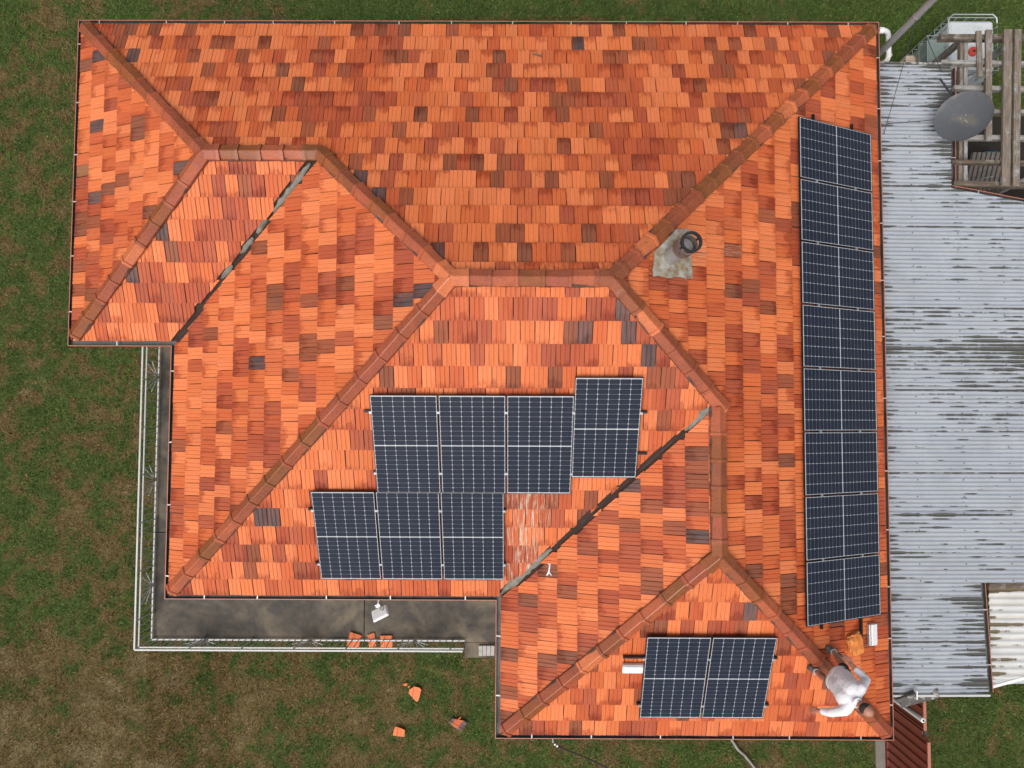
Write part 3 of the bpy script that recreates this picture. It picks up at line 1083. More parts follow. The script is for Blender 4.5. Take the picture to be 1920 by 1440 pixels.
def cap_line(a, za, b, zb, n, start=0.0, end=0.0, wobble=.006, side_mortar=True, down='a'):
    """caps laid from low end a to high end b"""
    A = Vector((a[0], a[1], za)); B = Vector((b[0], b[1], zb))
    d = (B - A); tot = d.length; d.normalize()
    x = d.cross(Vector((0, 0, 1))).normalized(); z = x.cross(d).normalized()
    ln = (tot - start - end) / n
    me = cap_mesh(ln)
    for i in range(n):
        p = A + d * (start + i * ln) + z * (.062 + random.uniform(-.004, .006)) + x * random.uniform(-wobble, wobble)
        o = bpy.data.objects.new('ridge_cap', me)
        Mx = Matrix(((x.x, d.x, z.x, p.x), (x.y, d.y, z.y, p.y), (x.z, d.z, z.z, p.z), (0, 0, 0, 1)))
        o.matrix_world = Mx @ Matrix.Rotation(random.uniform(-.02, .02), 4, 'Z') @ Matrix.Rotation(random.uniform(-.03, .03), 4, 'Y')
        link(o, house)
    # bedding mortar
    mb = MB(); k = max(6, int(tot / .12)); vs = []; fs = []
    for i in range(k + 1):
        p = A + d * (max(0, start) + .03 + (tot - max(0, start) - .03) * i / k)
        for sx in (-1, 1):
            wv = .120 + random.uniform(-.004, .010)
            q = p + x * (sx * wv) + z * .012
            q2 = p + x * (sx * (wv - .02)) + z * .058
            vs += [q - z * .05, q, q2] if sx < 0 else [q2, q, q - z * .05]
    for i in range(k):
        for j in range(5):
            fs.append((i * 6 + j, i * 6 + j + 1, i * 6 + j + 7, i * 6 + j + 6))
    mb.add(vs, fs)
    mb.build('mortar_bed', M['mortar'], house)


zA, zB, zC = rz(A_), rz(B_), rz(C_)
J = .20
cap_line((w1, yn), EZ, P1, zB, 8, .17, J)
cap_line((w1, y1), EZ, P1, zB, 9, .14, J)
cap_line(P2, zB, P3, zA, 7, .20, J)
cap_line((w2, s1), EZ, P3, zA, 15, .14, J)
cap_line((xe, yn), EZ, P4, zA, 19, .15, J)
cap_line(P5, zC, P4, zA, 6, -.16, J)
cap_line((xm, s2), EZ, P6, zC, 10, .14, J)
cap_line((xe, s2), EZ, P6, zC, 11, .14, J)
cap_line(P2, zB, P1, zB, 4, .20, J)
cap_line(P4, zA, P3, zA, 5, J, J)
cap_line(P6, zC, P5, zC, 5, J, .12)


def junction(P, z, dirs):
    """three-way starter where hips and ridge meet"""
    mb = MB()
    for (dx, dy, dz) in dirs:
        d = Vector((dx, dy, dz)).normalized()
        x = d.cross(Vector((0, 0, 1))).normalized(); zz = x.cross(d).normalized()
        vs = []; fs = []
        rings = [(-.02, 1.0, .012), (.17, 1.03, .014), (.215, 1.10, .020), (.26, 1.10, .020)]
        for (t, sc, lf) in rings:
            for (px, pz) in cap_profile(sc, lf): vs.append(d * t + x * px + zz * (pz + .068))
        for i in range(3):
            for k in range(5): fs.append((i * 6 + k, i * 6 + k + 1, i * 6 + k + 7, i * 6 + k + 6))
        b0 = len(vs)
        for (px, pz) in cap_profile(1.0, .0): vs.append(d * .26 + x * px + zz * (pz + .052))
        for k in range(5): fs.append((18 + k, 18 + k + 1, b0 + k + 1, b0 + k))
        mb.add([Vector(v) + Vector((P[0], P[1], z)) for v in vs], fs)
    mb.build('ridge_junction', M['cap'], house)


junction(P1, zB, [(1, 0, 0), (-1, 1, -T), (-1, -1, -T)])
junction(P2, zB, [(-1, 0, 0), (1, -1, T)])
junction(P3, zA, [(1, 0, 0), (-1, 1, -T), (-1, -1, -T)])
junction(P4, zA, [(-1, 0, 0), (1, 1, -T), (1, -1, -T)])
junction(P6, zC, [(0, 1, 0), (1, -1, -T), (-1, -1, -T)])

# ------------------------------------------------------------------ solar panels
CWD, CHT, CGX, CGY, MID = .1644, .0822, .0036, .0023, .018
ch = .010
cell_me = bpy.data.meshes.new('cell')
hx, hy = CWD / 2, CHT / 2
oct_ = [(-hx + ch, -hy), (hx - ch, -hy), (hx, -hy + ch), (hx, hy - ch), (hx - ch, hy), (-hx + ch, hy), (-hx, hy - ch), (-hx, -hy + ch)]
cell_me.from_pydata([(x, y, 0) for x, y in oct_], [], [tuple(range(8))])
cell_me.materials.append(M['cell'])
fr = MB()
t_ = .009; th = .035
for (x0, x1, y0, y1_) in ((-t_, 0, -t_, PL + t_), (PW, PW + t_, -t_, PL + t_), (0, PW, -t_, 0), (0, PW, PL, PL + t_)):
    fr.box(((x0 + x1) / 2, (y0 + y1_) / 2, -th / 2 + .0015), (x1 - x0, y1_ - y0, th))
frame_me = fr.mesh('frame', M['blackframe'])
back_me = MB().box((PW / 2, PL / 2, -.004), (PW, PL, .006)).mesh('laminate', M['backsheet'])
ordinal = ['topmost', 'second', 'third', 'fourth', 'fifth', 'sixth', 'seventh', 'lowest']
plabels = [('%s solar panel of the tall column beside the corrugated roof' % ordinal[i]) if i in (0, 7) else ('%s solar panel from the top of the tall column beside the corrugated roof' % ordinal[i]) for i in range(8)]
plabels += ['leftmost solar panel in the upper row of the seven-panel group', 'second solar panel from left in the upper row of the seven-panel group',
            'third solar panel from left in the upper row, above the lime-streaked tiles', 'solar panel set higher than its neighbours, rightmost of the seven-panel group',
            'leftmost solar panel in the lower row of the seven-panel group', 'middle solar panel in the lower row of the seven-panel group',
            'rightmost solar panel in the lower row, left of the lime-streaked tiles', 'left one of the solar panel pair near the kneeling-height white box',
            'right one of the solar panel pair, nearest the man in white']
plabels[15] = 'left one of the pair of solar panels, beside the small white box'
x_off = (PW - (6 * CWD + 5 * CGX)) / 2
y_off = (PL - (20 * CHT + 18 * CGY + MID)) / 2
for idx, (sn, U0, S0) in enumerate(panel_spots):
    sl = slopes[sn]
    p = empty('solar_panel')
    p.matrix_world = sl.matrix(U0, S0, OFF)
    grp = 'solar panels in a column on the east slope' if idx < 8 else 'solar panels in two rows on the south slope' if idx < 15 else 'pair of solar panels on the end slope'
    tag(p, plabels[idx], 'solar panel', grp)
    link(bpy.data.objects.new('frame', frame_me), p)
    lam = link(bpy.data.objects.new('laminate', back_me), p)
    for r in range(20):
        for c in range(6):
            o = bpy.data.objects.new('cell', cell_me)
            o.location = (x_off + CWD / 2 + c * (CWD + CGX), y_off + CHT / 2 + r * (CHT + CGY) + (MID - CGY if r >= 10 else 0), .0006)
            link(o, lam)


def rail(sn, U0, U1, S, label, clamps, lo=.03):
    """black mounting rail along the eave direction, with roof hooks and clamps"""
    sl = slopes[sn]
    r = empty('mounting_rail'); r.matrix_world = sl.matrix(U0, S, 0)
    tag(r, label, 'mounting rail', 'mounting rails under the solar panels')
    L = U1 - U0
    top = OFF - .0345
    mb = MB().box((L / 2, 0, top - .022), (L, .036, .040)).box((L / 2, 0, top - .001), (L, .012, .002))
    mb.build('rail_bar', M['blackframe'], r)
    hk = MB()
    n = max(2, int(L / 1.3))
    hook = MB().box((0, 0, (top - .042 + .02) / 2), (.035, .045, top - .042 - .02 + .03)).mesh('roof_hook', M['galv'])
    for i in range(n):
        o = bpy.data.objects.new('roof_hook', hook); o.location = ((i + .5) * L / n, -.02, 0); link(o, r)
    ends = MB().box((0, 0, OFF - .015), (.024, .036, .030)).box((0, 0, OFF + .0035), (.040, .036, .004)).mesh('clamp', M['alu'])
    for u in clamps:
        o = bpy.data.objects.new('clamp', ends); o.location = (u - U0, 0, 0); link(o, r)


sl = slopes['south']


def u_of(sn, px, py): return slopes[sn].hit(px, py)


# column on the east slope: two rails running along the eave
eu0 = panel_spots[7][1]; eu1 = panel_spots[0][1] + PW
cl_e = [panel_spots[i][1] - .019 for i in range(0, 7)]
S_lo, S_hi = .3324 + .42, .3324 + 1.36
rail('east', eu0 - .52, eu1 + .13, S_lo, 'lower black rail under the tall panel column, nearest the gutter', cl_e)
rail('east', eu0 - .10, eu1 + .13, S_hi, 'upper black rail under the tall panel column', cl_e)
su = [panel_spots[i][1] for i in range(8, 12)]
cl = [su[1] - .019, su[2] - .019, su[3] - .014, su[0] - .018, su[3] + PW + .018]
rail('south', su[0] - .12, su[3] + PW + .12, 2.1904 + 1.45, 'upper black rail of the upper row of four panels', cl)
rail('south', su[0] - .06, su[3] + PW + .03, 2.1904 + .36, 'lower black rail of the upper row of four panels', cl[:4])
rail('south', su[3] + .55, su[3] + PW + .17, 2.1904 + .72, 'short black rail end right of the panel set higher', [])
lu = [panel_spots[i][1] for i in range(12, 15)]
cl = [lu[1] - .019, lu[2] - .019, lu[0] - .018, lu[2] + PW + .018]
rail('south', lu[0] - .10, lu[2] + PW + .05, .4586 + 1.38, 'upper black rail of the lower row of three panels', cl)
rail('south', lu[0] - .09, lu[2] + PW + .04, .4586 + .30, 'lower black rail of the lower row of three panels', cl)
pu = [panel_spots[15][1], panel_spots[16][1]]
cl = [pu[1] - .019, pu[0] - .018, pu[1] + PW + .018]
rail('south_wing_end', pu[0] - .36, pu[1] + PW + .09, .5488 + 1.28, 'upper black rail of the pair of panels, ending above a white box', cl)
rail('south_wing_end', pu[0] - .07, pu[1] + PW + .09, .5488 + .26, 'lower black rail of the pair of panels', cl)


def isolator(sn, U, S, w_, h_, rot, label):
    sl = slopes[sn]
    e = empty('isolator_box'); e.matrix_world = sl.matrix(U, S, .045) @ Matrix.Rotation(rot, 4, 'Z')
    tag(e, label, 'isolator box', 'white isolator boxes beside the panels')
    MB().box((0, 0, .035), (w_, h_, .07)).build('enclosure', M['white_plastic'], e, bevel=.008)
    MB().box((0, h_ / 2 + .022, .03), (w_, .038, .055)).build('bracket', M['alu'], e, bevel=.004)
    g_ = MB()
    for i in range(7): g_.box((-w_ / 2 + (i + .5) * w_ / 7, h_ / 2 + .022, .060), (.010, .030, .004))
    g_.build('cable_glands', M['galv'], e)
    return e


u, s_ = slopes['south_wing_end'].hit(1185, 1245)
isolator('south_wing_end', u, s_ - .03, .34, .135, 0, 'white isolator box on the tiles left of the panel pair')
u, s_ = slopes['east'].hit(1631, 1187)
isolator('east', u, s_ + .02, .36, .135, 0, 'pale grey isolator box below the tall panel column')

# ------------------------------------------------------------------ flue with painted flashing
sl = slopes['east']
fu, fs_ = sl.hit(1251, 485)
flue = empty('flue'); fb = sl.w(fu, fs_, .03); flue.location = fb; flue.rotation_euler = (0, .10, 0)
tag(flue, 'grey flue pipe with open ring cowl rising from white painted flashing', 'flue')
# flashing sheet draped over the tiles
mb = MB(); n = 16; vs = []; fs = []
cx_, cs_ = sl.hit(1256, 476)
for i in range(n + 1):
    for j in range(n + 1):
        a_, b_ = i / n - .5, j / n - .5
        ed = 1 + .02 * math.sin(9 * a_ + 2) + .03 * math.sin(13 * b_)
        uu = cx_ + a_ * .76 * ed - .05 * b_; ss_ = cs_ + b_ * .80 * (1 + .03 * math.sin(11 * a_))
        ss_ = min(ss_, ((yn - s2 - uu) - .165) / CC)
        hh = .072 + .008 * math.sin(uu / TW * 6 * PI) + .010 * ((ss_ / TG) % 1.0 < .5) + .035 * math.exp(-((a_ * 4.5) ** 2 + (b_ * 4) ** 2)) + random.uniform(0, .006)
        vs.append(sl.w(uu, ss_, hh) - fb)
for i in range(n):
    for j in range(n):
        a0 = i * (n + 1) + j
        fs.append((a0, a0 + n + 1, a0 + n + 2, a0 + 1))
mb.add(vs, fs)
mb.build('flashing', M['leadflash'], flue, smooth=True)
MB().lathe([(.0, .0), (.115, .0), (.115, .76), (.10, .76)], 28).build('pipe', M['flue'], flue, smooth=True)
MB().lathe([(.12, .64), (.145, .65), (.145, .90), (.128, .90), (.128, .74), (.0, .74)], 28).build('cowl', M['cowl'], flue, smooth=True)
MB().lathe([(.0, .80), (.085, .79), (.095, .78), (.095, .74)], 24).build('inner_cone', M['flue'], flue, smooth=True)
rg = MB().lathe([(.150, 1.01), (.150, 1.06), (.116, 1.06), (.116, 1.01), (.150, 1.01)], 28)
rg.build('top_ring', M['black'], flue, smooth=True)
for k in range(4):
    a = k * PI / 2 + .5
    p = Vector((math.cos(a) * .134, math.sin(a) * .134, .88))
    MB().bar(p, p + Vector((0, 0, .15)), .03, .012, up=(math.cos(a), math.sin(a), 0)).build('ring_strut', M['black'], flue)
for k in range(3):
    a = -2.3 + k * .9
    MB().tube([(math.cos(a) * .140, math.sin(a) * .140, .80), (math.cos(a) * .152, math.sin(a) * .152, .80)], .013, 8).build('rivet', M['black'], flue)

# ------------------------------------------------------------------ small things on the roof
u, s_ = slopes['north'].hit(1007, 108)
p = slopes['north'].w(u, s_, .055)
st = MB()
st.tube([(-.085, .03, .012), (-.03, .012, .016), (.03, -.008, .014), (.085, -.03, .012)], [.010, .013, .014, .016], 7)
st.tube([(.02, -.004, .014), (.05, -.03, .02)], [.008, .005], 6)
o = st.build('stick', M['bark']); o.matrix_world = slopes['north'].matrix(u, s_, .040) @ Matrix.Rotation(PI, 4, 'Z')
tag(o, 'short grey stick lying on the upper orange tiles', 'stick')

sl = slopes['south_wing_west']
o_pts = [(1031, 1056), (1032, 1064), (1031, 1070), (1028, 1077), (1031, 1070), (1036, 1078)]
base_u, base_s = sl.hit(1031, 1067)
mb = MB()
pp = []
for q in ((1029, 1056), (1033, 1057), (1031.5, 1066), (1030.5, 1072), (1027, 1078)):
    a, b = sl.hit(*q); pp.append(Vector((a - base_u, b - base_s, random.uniform(-.003, .003))))
mb.tube(pp, [.012, .014, .013, .016, .012], 6)
a, b = sl.hit(1031, 1072); a2, b2 = sl.hit(1036, 1078)
mb.tube([Vector((a - base_u, b - base_s, 0)), Vector((a2 - base_u, b2 - base_s, 0))], [.013, .010], 6)
o = mb.build('sealant_bead', M['whitepaint'], smooth=True)
o.matrix_world = sl.matrix(base_u, base_s, .040)
tag(o, 'white forked smear of sealant on a red tile below the dark valley', 'sealant')

# folded orange bundle beside the man
sl = slopes['east']
bu, bs_ = sl.hit(1596, 1206)
mb = MB()
bm = bmesh.new()
bmesh.ops.create_cube(bm, size=1.0)
bmesh.ops.subdivide_edges(bm, edges=bm.edges[:], cuts=9, use_grid_fill=True)
for v in bm.verts:
    x, y, z = v.co
    rr_ = .06
    q = Vector((x * .34, y * .30, (z + .5) * .12))
    k = max(abs(x), abs(y)) * 2
    q.z *= 1 - .28 * k ** 4
    q.x *= 1 - .10 * abs(y * 2) ** 4 ; q.y *= 1 - .10 * abs(x * 2) ** 4
    q += Vector((mnoise.noise(q * 9 + Vector((3, 0, 0))), mnoise.noise(q * 9 + Vector((0, 7, 0))), .8 * mnoise.noise(q * 11))) * .022
    q.z = max(.0, q.z)
    v.co = q
me = bpy.data.meshes.new('bundle_body'); bm.to_mesh(me); bm.free()
me.materials.append(M['bag']); me.polygons.foreach_set('use_smooth', [True] * len(me.polygons))
bund = empty('orange_bundle'); bund.matrix_world = sl.matrix(bu, bs_, .035) @ Matrix.Rotation(.25, 4, 'Z')
tag(bund, 'crumpled orange and yellow folded bundle on the tiles near the man', 'bundle')
link(bpy.data.objects.new('bundle_body', me), bund)
for k in range(3):
    pts = [(.165 + .008 * k, y * .26, .035 + .022 * k + .02 * math.sin(y * 9 + k)) for y in np.linspace(-.5, .5, 8)]
    MB().tube(pts, [.014, .02, .022, .018, .024, .02, .018, .012], 7).build('fold', M['bag'], bund, smooth=True)
for k in range(2):
    pts = [(x * .28, .150 + .008 * k, .04 + .03 * k + .015 * math.sin(x * 11 + k)) for x in np.linspace(-.5, .5, 8)]
    MB().tube(pts, [.012, .02, .018, .024, .02, .022, .018, .012], 7).build('fold', M['bag'], bund, smooth=True)

# ------------------------------------------------------------------ patio, balustrade
PZ = .50                                     # patio surface above the lawn
RXW, RYS = -7.475, -4.555                    # balustrade lines
patio = empty('patio')
tag(patio, 'dark stained concrete patio around the corner of the house', kind='structure')


def slab(x0, x1, y0, y1_, top=PZ):
    MB().prism([(x0, y0), (x1, y0), (x1, y1_), (x0, y1_)], -.1, top).build('concrete_slab', M['concrete'], patio, bevel=.008)


jx = at(683, 1160, PZ).x; jy = at(300, 998, PZ).y
iw, iS = W2 + .63, S1 + .63
slab(RXW - .05, iw, jy + .005, Y1 + .62)
MB().prism([(RXW - .05, RYS - .05), (jx - .006, RYS - .05), (jx - .006, iS), (iw, iS), (iw, jy - .005), (RXW - .05, jy - .005)], -.1, PZ).build('concrete_slab', M['concrete'], patio, bevel=.008)
slab(jx + .006, XM + .62, RYS - .05, iS)
pe = at(1475 / 7.385 + 680, 1200, PZ).x
slab(at(872, 1215, .48).x, XM + .62, at(900, 1233, .47).y, RYS - .058, PZ - .02)
for k in range(4):
    px = 901 + k * 7.6
    a = at(px, 1219.5, PZ + .02)
    o = MB().box((0, 0, .02), (.078, .205, .075)).build('paver_brick', M['paver'], bevel=.006)
    o.location = (a.x, a.y, PZ - .005); o.rotation_euler = (0, 0, random.uniform(-.02, .02))
    tag(o, ['leftmost of four pale bricks laid at the patio end', 'second from left of four pale bricks laid at the patio end', 'third from left of four pale bricks laid at the patio end', 'rightmost of four pale bricks laid at the patio end'][k], 'brick', 'pale bricks at the patio end')

ZB, ZM, ZT = PZ + .07, PZ + .60, PZ + .77     # rail heights


def balustrade(name, a, b, label, fans, n, slants=True):
    r = empty(name, (a[0], a[1], PZ))
    tag(r, label, 'balustrade', 'balustrades around the patio')
    A = Vector((0, 0, 0)); B = Vector((b[0] - a[0], b[1] - a[1], 0))
    d = B.normalized(); L = B.length

    def pt(t, z): return d * t + Vector((0, 0, z - PZ))
    MB().bar(pt(0, ZT), pt(L, ZT), .036, .034).build('top_rail', M['rail_white'], r, bevel=.005)
    MB().bar(pt(0, ZM), pt(L, ZM), .030, .028).build('middle_rail', M['rail_white'], r, bevel=.004)
    MB().bar(pt(0, ZB), pt(L, ZB), .030, .028).build('bottom_rail', M['rail_white'], r, bevel=.004)
    sp = MB().bar((0, 0, ZB - PZ + .012), (0, 0, ZM - PZ - .012), .014).mesh('spindle', M['rail_grey'])
    for i in range(n + 1):
        t = i * L / n
        if any(abs(t - f) < .03 for f in fans): continue
        o = bpy.data.objects.new('spindle', sp); o.location = d * t; link(o, r)
    post = MB().bar((0, 0, 0), (0, 0, ZT - PZ - .016), .020).mesh('post', M['rail_grey'])
    for i in range(0, n + 1, max(1, n // 6)):
        o = bpy.data.objects.new('post', post); o.location = d * (i * L / n); link(o, r)
    ray_ = .30
    for f in fans:
        hh = ZM - ZB - .05
        for (dx, dz) in ((-.31, .55), (-.28, 1), (-.13, 1), (.01, 1), (.15, 1), (.29, 1), (.31, .55)):
            p0 = pt(f, ZB + .03)
            p1 = p0 + d * dx + Vector((0, 0, hh * dz))
            MB().bar(p0, p1, .020, .012, up=(-d.y, d.x, 0)).build('fan_ray', M['rail_white'], r)
        MB().lathe([(0, .016), (.035, .016), (.035, -.016), (0, -.016)], 12, pt(f, ZB + .03), Matrix.Rotation(PI / 2, 3, (d.x, d.y, 0))).build('fan_hub', M['rail_grey'], r)


yw = [at(294, y, ZB).y for y in (708, 899, 1097)]
xs_ = [at(x, 1201, ZB).x for x in (386, 583, 778)]
balustrade('balustrade', (RXW, Y1 + .45), (RXW, RYS), 'white balustrade with fan motifs along the left side of the patio', [Y1 + .45 - y for y in yw], 46)
balustrade('balustrade', (RXW, RYS), (at(872, 1205, ZB).x, RYS), 'white balustrade with fan motifs along the bottom edge of the patio', [x - RXW for x in xs_], 50)

# ------------------------------------------------------------------ loose and broken tiles
loose_prof = [(-.5, .0), (-.42, .022), (-.18, .024), (-.14, .010), (-.10, .024), (.14, .024), (.18, .010), (.22, .024), (.46, .026), (.5, .012)]


def loose_tile(px, py, z, outline, yaw, tilt, label, group, cl='l', grey=False):
    """tile (or shard): outline in tile-local metres, fluted top, real thickness"""
    p = at(px, py, z)
    w_, l_ = .245, .40
    bm = bmesh.new()
    xs = np.linspace(-.5, .5, 15); ys = np.linspace(-.5, .5, 9)
    vv = {}
    for i, x in enumerate(xs):
        for j, y in enumerate(ys):
            h = np.interp(x, [q[0] for q in loose_prof], [q[1] for q in loose_prof])
            vv[i, j] = bm.verts.new((x * w_, y * l_, h))
    for i in range(14):
        for j in range(8):
            bm.faces.new((vv[i, j], vv[i + 1, j], vv[i + 1, j + 1], vv[i, j + 1]))
    n = len(outline)
    for i in range(n):
        a = Vector((*outline[i], 0)); b = Vector((*outline[(i + 1) % n], 0))
        d = (b - a).normalized(); no = Vector((d.y, -d.x, 0))
        bmesh.ops.bisect_plane(bm, geom=list(bm.verts) + list(bm.edges) + list(bm.faces), plane_co=a, plane_no=no, clear_outer=True)
    bmesh.ops.solidify(bm, geom=list(bm.faces), thickness=-.016)
    if grey:
        bmesh.ops.create_cube(bm, size=1.0, matrix=Matrix.Translation((.085, .02, .035)) @ Matrix.Rotation(-.2, 4, 'Z') @ Matrix.Diagonal((.12, .024, .03, 1)))
    bmesh.ops.recalc_face_normals(bm, faces=bm.faces)
    me = bpy.data.meshes.new('loose_tile'); bm.to_mesh(me); bm.free()
    zmin = min(v.co.z for v in me.vertices)
    c = random.choice(CLASSES[cl]); nv = len(me.vertices)
    a = me.attributes.new('tcol', 'FLOAT_COLOR', 'POINT'); a.data.foreach_set('color', np.array([((.085, .08, .082, 1) if grey and (v.co.y < -.10 or v.co.y > .085) else (*c, 1)) for v in me.vertices], np.float32).ravel())
    sd_ = random.random()
    a = me.attributes.new('tpar', 'FLOAT_VECTOR', 'POINT'); a.data.foreach_set('vector', np.array([(v.co.x / w_ + .5, v.co.y / l_ + .5, sd_) for v in me.vertices], np.float32).ravel())
    a = me.attributes.new('tamt', 'FLOAT_VECTOR', 'POINT'); a.data.foreach_set('vector', np.array([(-.5, -.7, .0)] * nv, np.float32).ravel())
    me.materials.append(M['tile'])
    o = bpy.data.objects.new('loose_tile', me); link(o)
    o.location = (p.x, p.y, z - zmin + .003 + abs(math.sin(tilt)) * .08); o.rotation_euler = (tilt, tilt * .5, yaw)
    tag(o, label, 'roof tile', group)
    return o


R4 = [(-.122, -.2), (.122, -.2), (.122, .2), (-.122, .2)]
loose_tile(665, 1199, PZ, [(-.12, -.16), (.02, -.19), (.12, -.12), (.12, .14), (-.12, .15)], -.25, .12, 'leftmost of three loose orange tiles by the bottom balustrade', 'loose tiles on the patio')
loose_tile(698, 1200, PZ, [(-.09, -.15), (.06, -.13), (.08, .15), (-.07, .14)], .22, .10, 'middle and narrowest of three loose orange tiles by the bottom balustrade', 'loose tiles on the patio')
loose_tile(725, 1203, PZ, [(-.115, -.14), (.12, -.14), (.12, .14), (-.12, .15)], .06, .12, 'rightmost of three loose orange tiles by the bottom balustrade', 'loose tiles on the patio')
loose_tile(778, 1299, .02, [(-.12, -.02), (.06, -.17), (.10, -.14), (.12, .10), (.08, .14), (-.04, .15), (-.12, .06)], -.15, .06, 'larger bright orange tile shard lying alone on the grass', 'broken tiles on the grass')
loose_tile(857, 1354, .02, [(-.10, -.17), (.11, -.18), (.12, -.10), (.02, .14), (-.10, .15)], .95, .10, 'upturned broken tile with grey patches on the grass', 'broken tiles on the grass', 'm', True)
loose_tile(749, 1370, .02, [(-.12, -.10), (.12, -.10), (.11, .05), (-.06, .10), (-.10, .09)], -.12, .08, 'lowest orange tile shard on the grass, shaped like a trapezoid', 'broken tiles on the grass')
loose_tile(760, 1283, .02, [(-.07, .0), (.03, -.03), (.05, .035), (.0, .03)], .0, .04, 'small pointed orange chip beside the larger shard on grass', 'broken tiles on the grass')
loose_tile(767, 1287, .02, [(-.02, -.015), (.02, -.012), (.022, .012), (-.015, .018)], .5, .02, 'tiny orange crumb between the pointed chip and the larger shard', 'broken tiles on the grass')

# ------------------------------------------------------------------ floodlight under the bottom eave
fl = empty('floodlight')
fp = at(713, 1150, EZ - .25); fl.location = fp
tag(fl, 'white square floodlight on a silver arm hanging over the patio', 'floodlight')
Rf = Matrix.Rotation(math.radians(-28), 3, 'Z') @ Matrix.Rotation(math.radians(62), 3, 'X')
hb = MB().box((0, 0, 0), (.31, .25, .045)).build('lamp_head', M['white_plastic'], fl, bevel=.018)
hb.matrix_world = Matrix.Translation(fp) @ (Matrix.Rotation(math.radians(22), 4, 'Z') @ Matrix.Rotation(math.radians(-48), 4, 'X'))
hb.matrix_parent_inverse = Matrix()
hb.location = (0, 0, 0); hb.rotation_euler = (math.radians(-48), 0, math.radians(26))
ln = MB().box((0, 0, .028), (.265, .205, .010)).build('lens', M['pvc'], hb, bevel=.004)
wall_p = Vector((fp.x + .02, S1 + .005, EZ - .05)) - fp
MB().tube([(0, .06, .02), (-.02, .12, .06), (-.03, .17, .10), (.0, wall_p.y, .16)], .016, 8).build('arm', M['alu'], fl, smooth=True)
MB().box((-.03, .16, .10), (.09, .06, .05), Matrix.Rotation(.4, 3, 'Z')).build('sensor', M['alu'], fl, bevel=.006)
MB().box((-.055, .145, .126), (.03, .02, .012)).build('sensor_eye', M['black'], fl)
MB().tube([(.04, .05, .02), (.075, .11, .05), (.05, .17, .10), (.02, wall_p.y + .02, .17)], .006, 6).build('cable', M['black'], fl, smooth=True)

# ------------------------------------------------------------------ corrugated carport roof
CZ = EZ - .40
car = empty('carport_roof', (0, 0, 0))
tag(car, 'weathered grey-white corrugated iron carport roof beside the house', 'roof')
xw = XE + .035
pA = at(1785, 122, CZ); pB = at(1786, 352, CZ); pC = at(1920, 376, CZ); pD = at(1842, 1094, CZ); pE = at(1857, 1300, CZ)
ytop = at(1700, 121, CZ).y; ybot = at(1760, 1302, CZ).y
PITCH = .0762


def xend(y):
    if y > pB.y: return pA.x + (pB.x - pA.x) * (pA.y - y) / (pA.y - pB.y)
    if y > pD.y:
        k = (pB.y - y) / (pB.y - pC.y)
        return min(12.5, pB.x + (pC.x - pB.x) * k)
    return pD.x + (pE.x - pD.x) * (pD.y - y) / (pD.y - pE.y)


def corrugated_sheet(name, y0, y1_, x0, xfun, zfun, pitch, amp, mat, parent, grime_shade=0.0, trap=False, gfun=None):
    nseg = 8
    ny = max(2, int(round((y0 - y1_) / pitch * nseg)))
    nxs = 24
    v = []; val = []; gr = []; rid = []
    rb = random.randint(0, 50)
    ends = {}
    for i in range(ny + 1):
        y = y0 + (y1_ - y0) * i / ny
        ph = ((y0 - y) / pitch) % 1.0
        s_ = math.cos(2 * PI * ph)
        if trap: s_ = max(-1, min(1, s_ * 2.2))
        xe_ = xfun(y)
        ri = int((y0 - y) / pitch + 1e-6)
        e0, e1, er = ends.setdefault(ri, (random.uniform(-.1, 1.2), random.uniform(.1, 1.5), random.uniform(-.12, .10) + (.42 if ri == 0 else 0)))  # first row raised: paints the shadow of the sheet overlap as a dark line
        for k in range(nxs + 1):
            x = x0 + (xe_ - x0) * k / nxs
            v.append((x, y, zfun(x, y) + amp * s_))
            val.append(.5 - .5 * s_)
            gr.append(grime_shade + er + max(0, 1 - (x - x0) / .5) * e0 * .8 + max(0, 1 - (xe_ - x) / .6) * e1 * .9 + (gfun(x, y) if gfun else 0))
            rid.append(rb + ri)
    me = bpy.data.meshes.new(name)
    fs = []
    for i in range(ny):
        for k in range(nxs):
            a = i * (nxs + 1) + k
            fs.append((a, a + nxs + 1, a + nxs + 2, a + 1))
    me.from_pydata(v, [], fs)
    at_ = me.attributes.new('valley', 'FLOAT', 'POINT'); at_.data.foreach_set('value', np.array(val, np.float32))
    at_ = me.attributes.new('rowid', 'FLOAT', 'POINT'); at_.data.foreach_set('value', np.array(rid, np.float32))
    at_ = me.attributes.new('grime_shade', 'FLOAT', 'POINT'); at_.data.foreach_set('value', np.array(gr, np.float32))
    me.materials.append(mat)
    me.polygons.foreach_set('use_smooth', [True] * len(fs))
    o = bpy.data.objects.new(name, me)
    return link(o, parent)


def bump_fn(y, c, w_): return math.exp(-((y - c) / w_) ** 2)


def gfun(x, y):
    yb = at(1780, 650, CZ).y; yt = at(1700, 160, CZ).y
    g = .36 * bump_fn(y, yb, .32)
    g += .38 * bump_fn(y, yt, .35)
    g += .45 * bump_fn(y, at(1780, 700, CZ).y, .75) * max(0, min(1, (x - 8.5) / .8))
    g += .16 * bump_fn(y, at(1780, 1200, CZ).y, .7)
    return g


ycur = ytop; k = 0
while ycur > ybot + .05:
    yn_ = max(ybot, ycur - PITCH * 10)
    dz = .006 * (k % 2)
    corrugated_sheet('roof_sheet', ycur + .012, yn_ - .012, xw, xend, lambda x, y: CZ - .03 * (x - xw) + dz + .004, PITCH, .0095, M['corr'], car, random.uniform(-.10, .06), gfun=gfun)
    ycur = yn_; k += 1
